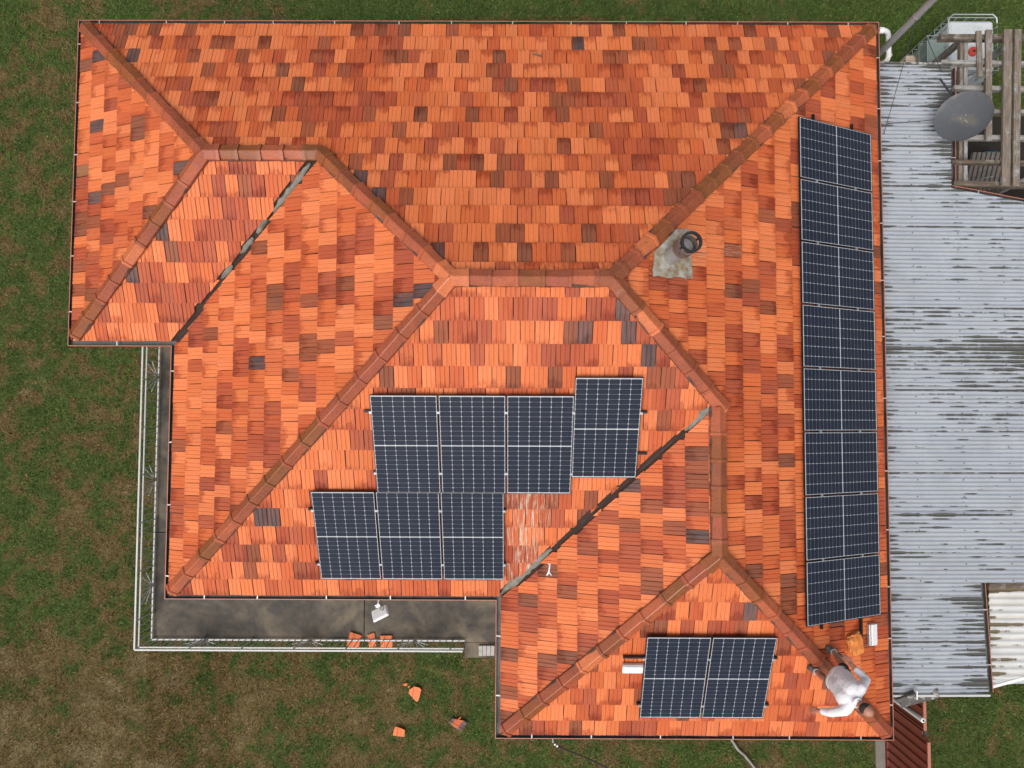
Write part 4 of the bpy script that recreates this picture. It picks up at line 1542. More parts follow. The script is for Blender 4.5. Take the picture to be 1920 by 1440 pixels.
# screws
screw = MB().lathe([(0, .012), (.007, .011), (.011, .004), (.012, 0)], 8).mesh('roof_screw', M['darkmetal'])
for sx in (.9, 2.0, 3.1):
    for q in range(int((ytop - ybot) / (PITCH * 4))):
        y = ytop - PITCH * (4 * q + 2)
        x = xw + sx * .78 + random.uniform(-.012, .012)
        if x > xend(y) - .1: continue
        o = bpy.data.objects.new('roof_screw', screw); o.location = (x, y, CZ - .03 * (x - xw) + .014); link(o, car)
# edge gutters
def edge_gutter(path, parent, zoff=-.03, w_=.10):
    for a, b in zip(path[:-1], path[1:]):
        a = Vector(a); b = Vector(b); d = (b - a).normalized(); out = Vector((-d.y, d.x, 0))
        mb = MB()
        prof = [(-.015, -.02), (-.015, -.085), (w_, -.085), (w_, .0), (w_ + .014, .0), (w_ + .014, -.10), (-.02, -.10)]
        mats = [1, 1, 1, 0, 0, 0]
        for i in range(len(prof) - 1):
            q = []
            for e, pr in ((a, prof[i]), (b, prof[i]), (b, prof[i + 1]), (a, prof[i + 1])):
                q.append(e + out * pr[0] + Vector((0, 0, pr[1] + zoff)))
            mb.add(q, [(0, 1, 2, 3)], mats[i])
        for k in range(max(1, int((b - a).length / .9))):
            p = a + d * ((k + .5) * (b - a).length / max(1, int((b - a).length / .9))) + out * (w_ / 2) + Vector((0, 0, zoff - .002))
            mb.bar(p - out * w_ / 2, p + out * w_ / 2, .020, .005, mi=2)
        mb.build('edge_gutter', [M['gutter_red'], M['gutter_in'], M['galv']], parent, recalc=False)


zc = lambda x: CZ - .03 * (x - xw)
edge_gutter([(pB.x, pB.y, zc(pB.x)), (pA.x, pA.y, zc(pA.x))][::-1][::-1] if False else [(pB.x, pB.y, zc(pB.x)), (pA.x, pA.y, zc(pA.x))], car) if False else None
# outside is on the right of the travel direction used by out = left normal, so travel north to south
edge_gutter([(pB.x, pB.y + .02, zc(pB.x)), (pA.x, pA.y, zc(pA.x))][::-1], car)
edge_gutter([(pE.x, pE.y - .02, zc(pE.x)), (pD.x, pD.y, zc(pD.x))][::-1], car)
edge_gutter([(pC.x + 2.5 * (pC.x - pB.x), pC.y + 2.5 * (pC.y - pB.y), zc(pB.x)), (pB.x, pB.y, zc(pB.x))][::-1], car) if False else edge_gutter([(pB.x + .02, pB.y, zc(pB.x) + .01), (pC.x + 2 * (pC.x - pB.x), pC.y + 2 * (pC.y - pB.y), zc(pB.x) - .1)], car, -.01, .05)
# barge board along the top and bottom edges, posts under the roof
MB().bar((xw, ytop + .015, CZ + .015), (pA.x, ytop + .015, CZ - .03), .03, .09).build('barge_board', M['lichenwood'], car)
MB().bar((xw + .1, ybot - .02, CZ - .01), (pE.x, ybot - .02, CZ - .05), .035, .10).build('barge_board', M['rail_white'], car)
postm = MB().bar((0, 0, 0), (0, 0, CZ - .10), .09).mesh('post', M['timber_y'])
for (x, y) in ((7.0, 5.9), (7.0, 1.0), (7.0, -4.3), (8.35, -4.3), (8.05, 5.9), (9.6, 3.3), (9.6, -2.2), (11.8, 3.0), (11.8, -2.2)):
    o = bpy.data.objects.new('post', postm); o.location = (x, y, 0); link(o, car)
for yy in (5.9, 3.3, 1.0, -2.2, -4.3):
    MB().bar((6.95, yy, CZ - .12), (xend(yy) - .12, yy, CZ - .19), .05, .12).build('rafter', M['timber_x'], car)

# lower white ribbed roof at the right
low = empty('white_roof')
tag(low, 'white ribbed sheet roof with brown lichen below the carport roof', 'roof')
LZ = CZ - .30
la = at(1852, 1100, LZ); lb = at(1862, 1284, LZ)


def lowy(x): return lb.y + (x - lb.x) * .30


for k in range(3):
    ya = la.y - k * .64; yb_ = ya - .64
    x0 = la.x + (lb.x - la.x) * (k / 2.9)
    corrugated_sheet('roof_sheet', ya + .01, max(yb_, lb.y + .02), la.x + .02, lambda y: 12.3, lambda x, y: LZ - .02 * (x - 8.5) + .003 * (k % 2), .128, .012, M['corr_white'], low, -.05, trap=True)
MB().bar((lb.x - .02, lb.y + .03, LZ - .02), (12.3, lowy(12.3) - .6, LZ - .05), .12, .03).build('edge_flashing', M['corr_white'] if False else M['tarp'], low)
MB().bar((lb.x - .02, lb.y - .04, LZ - .02), (12.3, lb.y + .9, LZ - .05), .05, .06).build('edge_trim', M['white_plastic'], low)
MB().bar((la.x - .05, la.y + .05, LZ + .10), (12.3, la.y + .05, LZ + .06), .10, .06).build('head_board', M['timber_x'], low)
MB().bar((la.x - .02, la.y + .0, LZ + .03), (12.3, la.y + .0, LZ + .03), .014, .05).build('head_trim', M['gutter_red'], low)
for (x, y) in ((9.0, -4.4), (11.9, -4.0)):
    o = bpy.data.objects.new('post', MB().bar((0, 0, 0), (0, 0, LZ - .02), .07).mesh('post', M['timber_y'])); o.location = (x, y, 0); link(o, low)

# ------------------------------------------------------------------ pergola
PGZ = CZ + .02
perg = empty('pergola')
tag(perg, 'weathered grey timber pergola frame behind the satellite dish', 'pergola')


def beam(px0, py0, px1, py1, z, w_, h_, mat, name):
    a = at(px0, py0, z); b = at(px1, py1, z)
    c = (a + b) / 2; d = b - a
    L = d.length
    alongx = abs(d.x) > abs(d.y)
    ang = math.atan2(d.y, d.x) if alongx else math.atan2(d.y, d.x) - PI / 2
    o = MB().box((0, 0, 0), (L, w_, h_) if alongx else (w_, L, h_)).build(name, mat, perg, bevel=.006)
    o.location = (c.x, c.y, z - h_ / 2); o.rotation_euler = (0, 0, ang)
    return o


TX, TY = M['timber_x'], M['timber_y']
beam(1764, 68, 1960, 69, PGZ, .10, .14, TX, 'cross_beam')
beam(1766, 115, 1960, 118, PGZ, .075, .14, TX, 'cross_beam')
beam(1790, 163, 1960, 166, PGZ - .04, .085, .12, TX, 'cross_beam')
beam(1800, 207, 1960, 209, PGZ - .06, .075, .12, TX, 'cross_beam')
beam(1792, 256, 1960, 258, PGZ - .04, .085, .12, TX, 'cross_beam')
beam(1786, 302, 1960, 304, PGZ, .065, .14, TX, 'cross_beam')
beam(1789, 343, 1960, 347, PGZ - .05, .10, .13, TX, 'cross_beam')
beam(1855, 55, 1855, 263, PGZ + .07, .115, .055, TY, 'top_plank')
beam(1836, 57, 1839, 143, PGZ + .07, .10, .05, TY, 'top_plank')
beam(1891, 54, 1887, 348, PGZ + .08, .155, .06, TY, 'top_plank')
beam(1910, 54, 1906, 348, PGZ + .08, .125, .06, TY, 'top_plank')
beam(1804, 70, 1801, 345, PGZ - .16, .07, .10, TY, 'bearer')
beam(1812, 70, 1811, 345, PGZ - .165, .07, .10, TY, 'bearer')
for (px, py) in ((1808, 72), (1808, 340), (1905, 72), (1905, 340)):
    a = at(px, py, PGZ - .3)
    MB().bar((a.x, a.y, 0), (a.x, a.y, PGZ - .26), .10).build('post', TY, perg)

# things under the pergola
fx = at(1900, 250, .01)
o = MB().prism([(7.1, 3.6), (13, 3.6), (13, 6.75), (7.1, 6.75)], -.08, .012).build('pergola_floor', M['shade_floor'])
tag(o, 'earth floor under the pergola, coloured dark for its deep shade', kind='structure')
sheet = empty('roof_offcut'); a = at(1880, 320, 1.0); sheet.location = (a.x, a.y, .02)
tag(sheet, 'grey ribbed metal sheet leaning under the pergola', 'metal sheet')
for k in range(7):
    MB().box((.1 * k - .3, 0, .30 + .0), (.07, 1.2, .012), Matrix.Rotation(.45, 3, 'X')).build('rib', M['cowl'], sheet)
MB().box((0, 0, .285), (.75, 1.2, .008), Matrix.Rotation(.45, 3, 'X')).build('pan', M['darkmetal'], sheet)
a = at(1862, 292, .4)
o = MB().box((0, 0, .19), (.30, .22, .38)).build('storage_tub', M['bluegreen'], bevel=.02); o.location = (a.x, a.y, .012)
tag(o, 'small teal tub in the shade under the pergola', 'tub')
a = at(1884, 355, .9)
o = MB().lathe([(0, 0), (.05, 0), (.05, 1.75), (.042, 1.75), (.042, 1.70), (0, 1.70)], 16).build('vent_pipe', M['pvc'], smooth=True); o.location = (a.x, a.y, .0)
tag(o, 'white pipe standing at the lower edge of the pergola', 'pipe')
a = at(1835, 150, .9)
o = MB().box((0, 0, .45), (.9, .05, .9), Matrix.Rotation(-.35, 3, 'X')).build('pale_board', M['tarp'], bevel=.005); o.location = (a.x, a.y, .05); o.rotation_euler = (0, 0, .6)
tag(o, 'pale board leaning in the shade under the pergola', 'board')
wire_p = [at(1812, 347, 1.2), at(1830, 338, 1.4), at(1850, 333, 1.5), at(1862, 331, 1.5)]
o = MB().tube(wire_p, .010, 6).build('loose_cable', M['galv'], smooth=True)
tag(o, 'thin pale cable drooping under the lower end of the pergola', 'cable')

# ------------------------------------------------------------------ water tank in its cage
ta = at(1782, 112, 1.16); tb = at(1868, 52, 1.16)
tank = empty('water_tank', ((ta.x + tb.x) / 2, (ta.y + tb.y) / 2, 0))
tag(tank, 'white plastic bulk tank in a galvanised cage with red lid', 'tank')
tw = abs(tb.x - ta.x) + .05; tl = 1.12
MB().box((0, 0, .62), (tw - .06, tl - .06, 1.0)).build('bottle', M['tank'], tank, bevel=.06)
MB().box((0, 0, .06), (tw, tl, .12)).build('pallet', M['cage'], tank, bevel=.01)
MB().lathe([(0, .06), (.085, .06), (.095, .05), (.095, 0), (0, 0)], 24, (.0, -.16, 1.12)).build('lid', M['redlid'], tank, smooth=True)
MB().lathe([(0, .014), (.022, .012), (.024, 0)], 14, (.0, -.16, 1.18)).build('lid_plug', M['black'], tank, smooth=True)
hw, hl = tw / 2, tl / 2
for z in (.18, .42, .66, .90, 1.15):
    MB().tube([(-hw, -hl, z), (hw, -hl, z), (hw, hl, z), (-hw, hl, z), (-hw, -hl, z)], .012, 6).build('cage_hoop', M['cage'], tank)
for k in range(6):
    x = -hw + k * tw / 5
    for y in (-hl, hl): MB().tube([(x, y, .12), (x, y, 1.15)], .010, 6).build('cage_bar', M['cage'], tank)
for k in range(1, 6):
    y = -hl + k * tl / 6
    for x in (-hw, hw): MB().tube([(x, y, .12), (x, y, 1.15)], .010, 6).build('cage_bar', M['cage'], tank)
MB().tube([(-hw, hl - .12, 1.15), (-hw + .02, hl - .02, 1.17), (-hw + .1, hl + .05, 1.18), (hw - .1, hl + .05, 1.18), (hw - .02, hl - .02, 1.17), (hw, hl - .12, 1.15)], .014, 8).build('top_loop', M['cage'], tank, smooth=True)

# second tank to the left, green tinted side
a = at(1752, 118, .9)
tank2 = empty('water_tank', (a.x + .10, a.y + .02, 0))
tag(tank2, 'green tinted caged tank partly under the carport roof edge', 'tank')
MB().box((0, 0, .55), (.56, .95, .9)).build('bottle', M['tank_green'], tank2, bevel=.05)
MB().box((0, 0, .05), (.64, 1.02, .10)).build('pallet', M['cage'], tank2, bevel=.01)
for z in (.2, .45, .7, 1.02):
    MB().tube([(-.31, -.5, z), (.31, -.5, z), (.31, .5, z), (-.31, .5, z), (-.31, -.5, z)], .011, 6).build('cage_hoop', M['cage'], tank2)
for k in range(6):
    for x in (-.31, .31): MB().tube([(x, -.5 + k * .2, .1), (x, -.5 + k * .2, 1.02)], .010, 6).build('cage_bar', M['cage'], tank2)
a = at(1711, 111, .55)
o = MB().box((0, .055, .25), (.235, .105, .5)).box((0, -.055, .25), (.235, .105, .5)).build('block_stack', M['beige'], bevel=.008); o.location = (a.x, a.y, 0)
tag(o, 'beige block on the grass at the top edge of the carport roof', 'block')

# ------------------------------------------------------------------ satellite dish
dz = CZ + .55
dp = at(1808, 221, dz)
dish = empty('satellite_dish', (pB.x - .02, dp.y - .12, CZ - .05))
tag(dish, 'large charcoal satellite dish at the edge of the corrugated roof', 'satellite dish')
base = dish.location.copy()
axis = Vector((-.645, .154, .722)).normalized()
qz = axis.to_track_quat('Z', 'Y').to_matrix()
prof = [(0, 0)] + [(r, .30 * r * r) for r in np.linspace(.05, .50, 10)] + [(.507, .079), (.507, .070)] + [(r, .30 * r * r - .012) for r in np.linspace(.50, .05, 8)]
Mr = qz @ Matrix.Diagonal((.93, .93, 1))
MB().lathe(prof, 48, dp - base, Mr).build('reflector', M['dish'], dish, smooth=True)
for (bx, by) in ((.055, .03), (-.05, .02), (.01, -.06), (.09, .06)):
    MB().lathe([(0, .010), (.010, .008), (.011, 0)], 8, (dp - base) + Mr @ Vector((bx, by, .004)), Mr).build('bolt', M['galv'], dish)
MB().tube([(0, 0, 0), (0, 0, .34), (dp - base) * .8 + Vector((0, 0, -.02)), (dp - base) - axis * .03], .028, 10).build('mount_post', M['darkmetal'], dish, smooth=True)
la_ = at(1762, 147, CZ + .06) - base; lb_ = at(1787, 182, CZ + .20) - base
MB().tube([la_, lb_, lb_ + (dp - base - lb_) * .3 - axis * .12], .018, 8).build('brace_arm', M['darkmetal'], dish, smooth=True)
lc_ = at(1663, 232, CZ + .06) - base; ld_ = at(1765, 224, CZ + .30) - base
MB().tube([lc_, ld_], .008, 6).build('stay_rod', M['darkmetal'], dish)

# ------------------------------------------------------------------ mast with stays, downpipe
mb_ = at(1652, 97, EZ - .6)
mast = empty('mast', (mb_.x, mb_.y, 0))
tag(mast, 'tall grey metal mast rising beside the top right roof corner', 'mast')
MB().tube([(0, 0, 0), (0, 0, 3.6), (.02, .02, 6.6)], [.062, .060, .052], 18).build('pole', M['mast'], mast, smooth=True)
zc1 = 3.55
MB().lathe([(.062, 0), (.066, 0), (.066, .03), (.062, .03)], 18, (0, 0, zc1)).build('stay_collar', M['galv'], mast, smooth=True)
e1 = at(1657, 252, CZ + .03) - mast.location; e2 = at(1765, 134, CZ + .03) - mast.location
for e in (e1, e2): MB().tube([(0, 0, zc1 + .02), e], .0060, 6).build('stay_wire', M['darkmetal'], mast)

dpz = EZ - .12
pts = [at(1649, 57, dpz), at(1658, 57, dpz - .03), at(1664, 60, dpz - .10), at(1665.5, 66, dpz - .16), at(1666, 84, dpz - .3), at(1666.5, 104, dpz - .45), at(1664, 112, dpz - .50), at(1657, 118, dpz - .55), at(1650, 124, dpz - .75)]
dpo = empty('downpipe', pts[0])
tag(dpo, 'white bent plastic downpipe at the top right gutter corner', 'downpipe')
MB().tube([p - pts[0] for p in pts], .048, 14).build('pipe', M['pvc'], dpo, smooth=True)
MB().lathe([(.056, -.04), (.056, .04), (.046, .04)], 16, (.03, 0, 0), Matrix.Rotation(PI / 2, 3, 'Y')).build('socket', M['pvc'], dpo, smooth=True)
MB().lathe([(.054, -.03), (.054, .03)], 16, pts[5] - pts[0]).build('socket', M['pvc'], dpo, smooth=True)

# ------------------------------------------------------------------ red fence, white post, boards at the lower right
fxx = 7.97
fence = empty('fence', (fxx, -7.5, 0))
tag(fence, 'red ribbed steel fence running to the lower right corner', 'fence')
fy0, fy1 = at(1662, 1400, .0).y, -5.0
ftop = 1.50


def fence_panel(y0, y1_, zt):
    mb = MB(); n = max(1, int(round((y0 - y1_) / .19))); st = (y0 - y1_) / n
    for i in range(n):
        y = y0 - i * st
        prof = [(0, 0), (.0, st * .70), (-.035, st * .80), (-.035, st * .92), (0, st)]
        for (xa, ya), (xb, yb_) in zip(prof[:-1], prof[1:]):
            mb.add([(xa, y - ya + 7.5, .03), (xb, y - yb_ + 7.5, .03), (xb, y - yb_ + 7.5, zt), (xa, y - ya + 7.5, zt)], [(0, 1, 2, 3)])
    return mb


zt2 = ftop + .12
ysp = at(1733, 1376, ftop).y
yb0 = at(1722, 1308, ftop).y
fence_panel(yb0 + 1.6, ysp + .06, ftop).build('panel_sheet', M['red_steel'], fence, recalc=False)
fence_panel(ysp - .02, -9.6, zt2).build('panel_sheet', M['red_steel'], fence, recalc=False)
MB().bar((0, yb0 + 1.6 + 7.5, ftop), (0, ysp + .06 + 7.5, ftop), .055, .045).build('top_cap', M['red_cap'], fence, bevel=.006)
MB().bar((0, ysp - .10 + 7.5, zt2), (0, -2.1, zt2), .055, .045).build('top_cap', M['red_cap'], fence, bevel=.006)
MB().bar((0, yb0 + 9.1, .03), (0, -2.1, .03), .06, .06).build('bottom_rail', M['red_steel'], fence)
MB().bar((0, ysp + 7.5, 0), (0, ysp + 7.5, ftop - .05), .06, .06).build('post', M['red_steel'], fence)
MB().box((.015, ysp + 7.5 - .01, ftop - .04), (.05, .14, .10)).build('post_cap', M['darkmetal'], fence, bevel=.006)

wp = at(1731, 1351, EZ - .35)
o = empty('standpipe', (wp.x, wp.y, 0))
tag(o, 'white upright pipe beside the red fence and lower right eave', 'pipe')
MB().lathe([(0, 0), (.042, 0), (.042, EZ - .35), (.022, EZ - .335), (.020, EZ - .36), (0, EZ - .36)], 18).build('pipe', M['pvc'], o, smooth=True)
MB().lathe([(0, .0), (.020, .0), (.018, .004), (0, .005)], 14, (0, 0, EZ - .352)).build('pipe_mouth', M['black'], o)  # black disc paints the darkness inside the open pipe end

bd = empty('barge_boards'); bp = at(1705, 1305, CZ - .05); bd.location = bp
tag(bd, 'dark lichen-flecked boards at the lower corner of the carport roof', 'boards')
a = at(1680, 1311, CZ - .02) - bp; b = at(1716, 1300, CZ + .10) - bp
MB().bar(a, b, .06, .16).build('board', M['lichenwood'], bd, bevel=.004)
MB().bar(b + Vector((0, -.09, .01)), b + Vector((0, .07, .02)), .02, .10).build('end_cap', M['white_plastic'], bd)
a = at(1688, 1318, CZ - .10) - bp; b = at(1756, 1300, CZ - .04) - bp
MB().bar(a, b, .16, .05).build('board', M['lichenwood'], bd, bevel=.004)
MB().tube([b + Vector((-.05, 0, -.01)), b + Vector((.02, .02, .04))], .07, 12).build('roll_end', M['timber_x'], bd, smooth=True)

# ------------------------------------------------------------------ bottom edge: service cable, hose, concrete strip
c0 = at(1036, 1392, EZ - .25)
sc_ = empty('service_cable', c0)
tag(sc_, 'black service cable leaving a small bracket on the bottom gutter', 'cable')
MB().bar((0, .08, .02), (.01, -.02, -.04), .02, .02).build('bracket', M['galv'], sc_)
MB().lathe([(0, .02), (.018, .015), (.018, -.015), (0, -.02)], 10, (.045, -.055, -.05)).build('insulator', M['white_plastic'], sc_)
MB().lathe([(0, .02), (.018, .015), (.018, -.015), (0, -.02)], 10, (.085, -.085, -.055)).build('insulator', M['white_plastic'], sc_)
far = at(1175, 1458, EZ - .30) - c0
MB().tube([(.03, -.03, -.05), (.10, -.10, -.055), far * .5 + Vector((0, 0, -.02)), far, far * 2.5 + Vector((0, 0, .1))], .013, 8).build('cable', M['black'], sc_, smooth=True)
MB().tube([(.05, .07, -.02), (.06, .0, -.04), (.03, -.04, -.05)], .010, 6).build('drip_loop', M['black'], sc_, smooth=True)
hp = [at(x, y, .05) for x, y in ((1366, 1378), (1375, 1392), (1384, 1406), (1396, 1416), (1409, 1432), (1424, 1452), (1440, 1470))]
o = MB().tube(hp, .028, 8).build('hose', M['hose'], smooth=True)
tag(o, 'grey hose lying on the grass below the bottom gutter', 'hose')
ca = at(1642, 1405, .02); cb = at(1660, 1405, .02)
o = MB().prism([(ca.x, -9.5), (cb.x, -9.5), (cb.x, -5.0), (ca.x, -5.0)], -.1, .025).build('concrete_path', M['path'], bevel=.006)
tag(o, 'narrow concrete strip beside the red fence', kind='structure')


# ------------------------------------------------------------------ the man on the hip
def capsule(mb, a, b, ra, rb, n=12, rings=4):
    a = Vector(a); b = Vector(b)
    d = (b - a)
    L = d.length
    d = d.normalized() if L > 1e-6 else Vector((0, 0, 1))
    u = Vector((0, 0, 1)) if abs(d.z) < .9 else Vector((1, 0, 0))
    x = d.cross(u).normalized(); y = d.cross(x)
    vs = [a - d * ra]; lay = []
    for i in range(1, rings + 1):
        t = i / rings * PI / 2
        lay.append((a - d * (ra * math.cos(t)), ra * math.sin(t)))
    for i in range(rings + 1):
        t = i / rings * PI / 2
        if i < rings: lay.append((b + d * (rb * math.sin(t)), rb * math.cos(t)))
    for c, r in lay:
        for k in range(n):
            vs.append(c + x * (r * math.cos(2 * PI * k / n)) + y * (r * math.sin(2 * PI * k / n)))
    vs.append(b + d * rb)
    fs = []
    for k in range(n): fs.append((0, 1 + (k + 1) % n, 1 + k))
    for i in range(len(lay) - 1):
        for k in range(n):
            p = 1 + i * n + k; q = 1 + i * n + (k + 1) % n
            fs.append((p, q, q + n, p + n))
    m = 1 + (len(lay) - 1) * n
    for k in range(n): fs.append((m + k, m + (k + 1) % n, len(vs) - 1))
    mb.add(vs, fs)


def ellipsoid(mb, c, r, R=None, n=16, m=10):
    vs = []
    for i in range(m + 1):
        th = PI * i / m
        for k in range(n):
            ph = 2 * PI * k / n
            p = Vector((r[0] * math.sin(th) * math.cos(ph), r[1] * math.sin(th) * math.sin(ph), r[2] * math.cos(th)))
            if R is not None: p = R @ p
            vs.append(p + Vector(c))
    fs = []
    for i in range(m):
        for k in range(n):
            a = i * n + k; b = i * n + (k + 1) % n
            fs.append((a, b, b + n, a + n))
    mb.add(vs, fs)


def fleshed(mb, name, mat, parent, voxel, smooth=4, wr=0.0):
    me = mb.mesh(name, mat)
    bm = bmesh.new(); bm.from_mesh(me)
    bmesh.ops.remove_doubles(bm, verts=bm.verts, dist=1e-5)
    bmesh.ops.recalc_face_normals(bm, faces=bm.faces); bm.to_mesh(me); bm.free()
    o = bpy.data.objects.new(name, me); link(o, parent)
    md = o.modifiers.new('remesh', 'REMESH'); md.mode = 'VOXEL'; md.voxel_size = voxel; md.use_smooth_shade = True
    ms = o.modifiers.new('smooth', 'SMOOTH'); ms.iterations = smooth; ms.factor = .5
    if wr:
        tx = bpy.data.textures.new('folds', 'CLOUDS'); tx.noise_scale = .07; tx.noise_depth = 2
        dm = o.modifiers.new('folds', 'DISPLACE'); dm.texture = tx; dm.strength = wr; dm.texture_coords = 'LOCAL'; dm.mid_level = .5
    dg = bpy.context.evaluated_depsgraph_get()
    ev = o.evaluated_get(dg)
    new = bpy.data.meshes.new_from_object(ev)
    o.modifiers.clear()
    new.materials.clear(); new.materials.append(mat)
    new.polygons.foreach_set('use_smooth', [True] * len(new.polygons))
    o.data = new
    return o


def man():
    se, sw = slopes['east'], slopes['south_wing_end']
    fL = se.w(*se.hit(1553, 1217), .048); fR = sw.w(*sw.hit(1523, 1251), .048)     # heels/insteps of the two feet
    mid = (fL + fR) / 2; mid.z = min(fL.z, fR.z)
    F = Vector((.80, -.60, 0)).normalized(); Lft = Vector((-F.y, F.x, 0))
    root = empty('person', mid)
    tag(root, 'person in a white shirt and dark shorts walking down the roof hip', 'person')
    o = mid
    fL = fL - o; fR = fR - o
    up = Vector((0, 0, 1))
    # joints
    K = Vector((-.20, -.09, 0))
    hipc = F * .03 + up * .88 + K * .45
    hL = hipc + Lft * .095; hR = hipc - Lft * .095
    aL = fL + up * .09; aR = fR + up * .09
    kL = (aL + hL) / 2 + F * .07 + Lft * .02; kR = (aR + hR) / 2 + F * .06 - Lft * .03
    waist = hipc + F * .015 + up * .15 + K * .16
    chest = hipc + F * .07 + up * .34 + K * .36
    neck0 = hipc + F * .125 + up * .49 + K * .52
    neck1 = neck0 + F * .06 + up * .075
    head = neck1 + F * .055 + up * .085
    shL = neck0 + Lft * .20 - up * .05 - F * .01; shR = neck0 - Lft * .20 - up * .05 - F * .01
    eL = shL + Lft * .15 - up * .20 + F * .10; eR = shR - Lft * .17 - up * .22 - F * .03
    wL = shL + Lft * .21 - up * .40 - F * .11; wR = eR - Lft * .10 - up * .18 - F * .07
    body = MB()
    capsule(body, hL, kL, .082, .056); capsule(body, kL, aL + up * .02, .054, .036)
    capsule(body, hR, kR, .082, .056); capsule(body, kR, aR + up * .02, .054, .036)
    calf = lambda k, a: capsule(body, k + (a - k) * .25 - F * .014, k + (a - k) * .45 - F * .014, .050, .046)
    calf(kL, aL); calf(kR, aR)
    for a in (aL, aR): capsule(body, a - F * .03 - up * .035, a + F * .13 - up * .055, .036, .028)
    capsule(body, hL, hR, .105, .105)
    capsule(body, hipc, waist, .12, .115); capsule(body, waist, chest, .12, .13)
    capsule(body, chest - Lft * .07, chest + Lft * .07, .115, .115)
    capsule(body, shL, shR, .062, .062)
    capsule(body, neck0 - up * .02, neck1 + up * .02, .060, .054)
    for sh, e, w_ in ((shL, eL, wL), (shR, eR, wR)):
        capsule(body, sh, e, .054, .044); capsule(body, e, w_, .044, .031)
    # head: cranium, face, nose, ears, brow, chin (chin points forward-down: looking at his step)
    hf = (F * .86 - up * .5).normalized(); hu = (up * .86 + F * .5).normalized()
    Rh = Matrix((hf, Lft, hu)).transposed()
    ellipsoid(body, head, (.106, .084, .113), Rh)
    ellipsoid(body, head - hf * .022 + hu * .02, (.093, .085, .096), Rh)
    ellipsoid(body, head + hf * .035 - hu * .062, (.058, .055, .062), Rh)
    capsule(body, head + hf * .096 + hu * .0, head + hf * .112 - hu * .034, .010, .014, 8, 3)
    capsule(body, head + hf * .085 + hu * .028 - Lft * .03, head + hf * .085 + hu * .028 + Lft * .03, .014, .014, 8, 3)
    capsule(body, head + hf * .085 - hu * .07 - Lft * .016, head + hf * .085 - hu * .07 + Lft * .016, .010, .010, 8, 3)
    for sg in (-1, 1):
        ellipsoid(body, head + Lft * (sg * .089) - hf * .008 - hu * .012, (.020, .009, .032), Rh, 10, 6)
    # hands
    for sg, e, w_ in ((1, eL, wL), (-1, eR, wR)):
        d = (w_ - e).normalized()
        vw = Vector((-.42, .36, .83))
        side = d.cross(vw).normalized()                     # across the knuckles
        if side.dot(F) < 0: side = -side
        nrm = d.cross(side).normalized()
        palm = w_ + d * .05
        for k in range(4):
            capsule(body, w_ + d * .010 + side * (.012 * (k - 1.5)), palm + d * .035 + side * (.0205 * (k - 1.5)), .017, .0140, 8, 3)
        lens = (.074, .084, .080, .062)
        for k in range(4):
            b0 = palm + d * .036 + side * (.0225 * (k - 1.5))
            spread = side * (.10 * (k - 1.5))
            curl = nrm * (sg * .30)
            p1 = b0 + (d + spread + curl * .5).normalized() * lens[k] * .45
            p2 = p1 + (d + spread * .8 + curl * 1.2).normalized() * lens[k] * .32
            p3 = p2 + (d + spread * .6 + curl * 2.0).normalized() * lens[k] * .25
            capsule(body, b0, p1, .0108, .0102, 8, 3); capsule(body, p1, p2, .0102, .0096, 8, 3); capsule(body, p2, p3, .0096, .0086, 8, 3)
        t0 = w_ + d * .022 + side * .026
        t1 = t0 + (d * .6 + side * .8).normalized() * .040; t2 = t1 + (d * .9 + side * .35).normalized() * .030
        capsule(body, t0, t1, .013, .0105, 8, 3); capsule(body, t1, t2, .0105, .0085, 8, 3)
    fleshed(body, 'body', M['skin'], root, .0075, 3)
    # shirt: torso and long sleeves
    sh_ = MB()
    capsule(sh_, hipc - up * .09 - Lft * .06, hipc - up * .09 + Lft * .06, .158, .158, 16)
    capsule(sh_, hipc - Lft * .06, waist - Lft * .045, .158, .158, 16); capsule(sh_, hipc + Lft * .06, waist + Lft * .045, .158, .158, 16)
    capsule(sh_, waist - Lft * .045, chest - Lft * .07, .158, .158, 16); capsule(sh_, waist + Lft * .045, chest + Lft * .07, .158, .158, 16)
    capsule(sh_, chest - Lft * .08, chest + Lft * .08, .138, .138, 16)
    capsule(sh_, shL - Lft * .02, shR + Lft * .02, .082, .082, 14)
    capsule(sh_, neck0 - up * .03, neck0 + up * .012, .085, .070, 14)
    for sh, e, w_ in ((shL, eL, wL), (shR, eR, wR)):
        capsule(sh_, sh, e, .078, .064, 14); capsule(sh_, e, e + (w_ - e) * .58, .066, .056, 14)
    fleshed(sh_, 'shirt', M['shirt'], root, .012, 5, .013)
    cl_ = MB()
    cpts = [neck0 + up * .048 + F * .012 + (F * math.cos(t)) * .066 + (Lft * math.sin(t)) * .070 - up * (.02 * math.cos(t)) for t in np.linspace(0, 2 * PI, 17)]
    cl_.tube(cpts, .013, 8, caps=False)
    cl_.build('collar', M['shirt'], root, smooth=True)
    so = MB()
    capsule(so, hL - up * .01, hR - up * .01, .128, .128, 14)
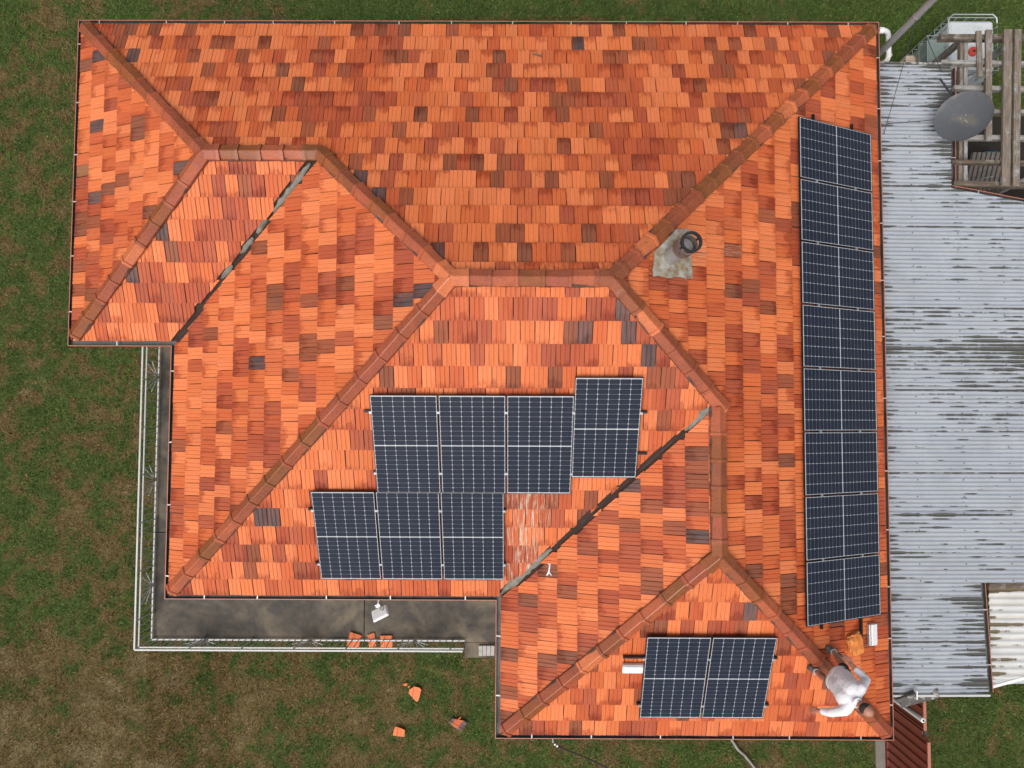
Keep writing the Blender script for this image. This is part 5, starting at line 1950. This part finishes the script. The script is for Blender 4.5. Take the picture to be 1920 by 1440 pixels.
    for h, k in ((hL, kL), (hR, kR)): capsule(so, h, h + (k - h) * .70, .104, .088, 14)
    fleshed(so, 'shorts', M['shorts'], root, .012, 3, .010)
    # shoes
    for a in (aL, aR):
        s = MB()
        b = a - up * .055
        capsule(s, b - F * .075 + up * .012, b + F * .17, .052, .050, 14)
        capsule(s, b - F * .045 + up * .02, a - F * .01 + up * .01, .046, .047, 14)
        so_ = fleshed(s, 'shoe', M['shoe'], root, .009, 3)
        MB().box(b + F * .05 - up * .036, (.30, .104, .022), Matrix((F, Lft, up)).transposed()).build('sole', M['black'], so_, bevel=.008)
        for k in range(3):
            q = b + F * (.03 + .028 * k) + up * (.048 - .006 * k)
            MB().tube([q - Lft * .026, q + up * .006, q + Lft * .026], .0045, 6).build('lace', M['rail_grey'], so_)
        MB().tube([a + up * .035 + (F * math.cos(t) + Lft * math.sin(t)) * .045 for t in np.linspace(0, 2 * PI, 13)], .012, 6, caps=False).build('sock', M['rail_grey'], root, smooth=True)
    # receding hair: band round the back and sides
    bm = bmesh.new()
    n, m = 40, 16
    grid = {}
    for i in range(m + 1):
        for k in range(n + 1):
            az = math.radians(75 + 210 * k / n)             # 0 = face, round the back
            el = math.radians(-34 + (40 if abs(az - PI) > .9 else 50) * i / m)
            nz = 1 + .03 * mnoise.noise(Vector((az * 9, el * 9, 0)))
            p = Vector((math.cos(el) * math.cos(az) * .109 - .010, math.cos(el) * math.sin(az) * .091, math.sin(el) * .114 + .004)) * nz
            grid[i, k] = bm.verts.new(head + Rh @ p)
    for i in range(m):
        for k in range(n):
            bm.faces.new((grid[i, k], grid[i, k + 1], grid[i + 1, k + 1], grid[i + 1, k]))
    bmesh.ops.solidify(bm, geom=list(bm.faces), thickness=.006)
    bmesh.ops.recalc_face_normals(bm, faces=bm.faces)
    me = bpy.data.meshes.new('hair'); bm.to_mesh(me); bm.free()
    me.materials.append(M['hair']); me.polygons.foreach_set('use_smooth', [True] * len(me.polygons))
    link(bpy.data.objects.new('hair', me), root)


man()
print('tiles', len(candidates), 'solo', len(solo), 'field faces', len(field['f']))
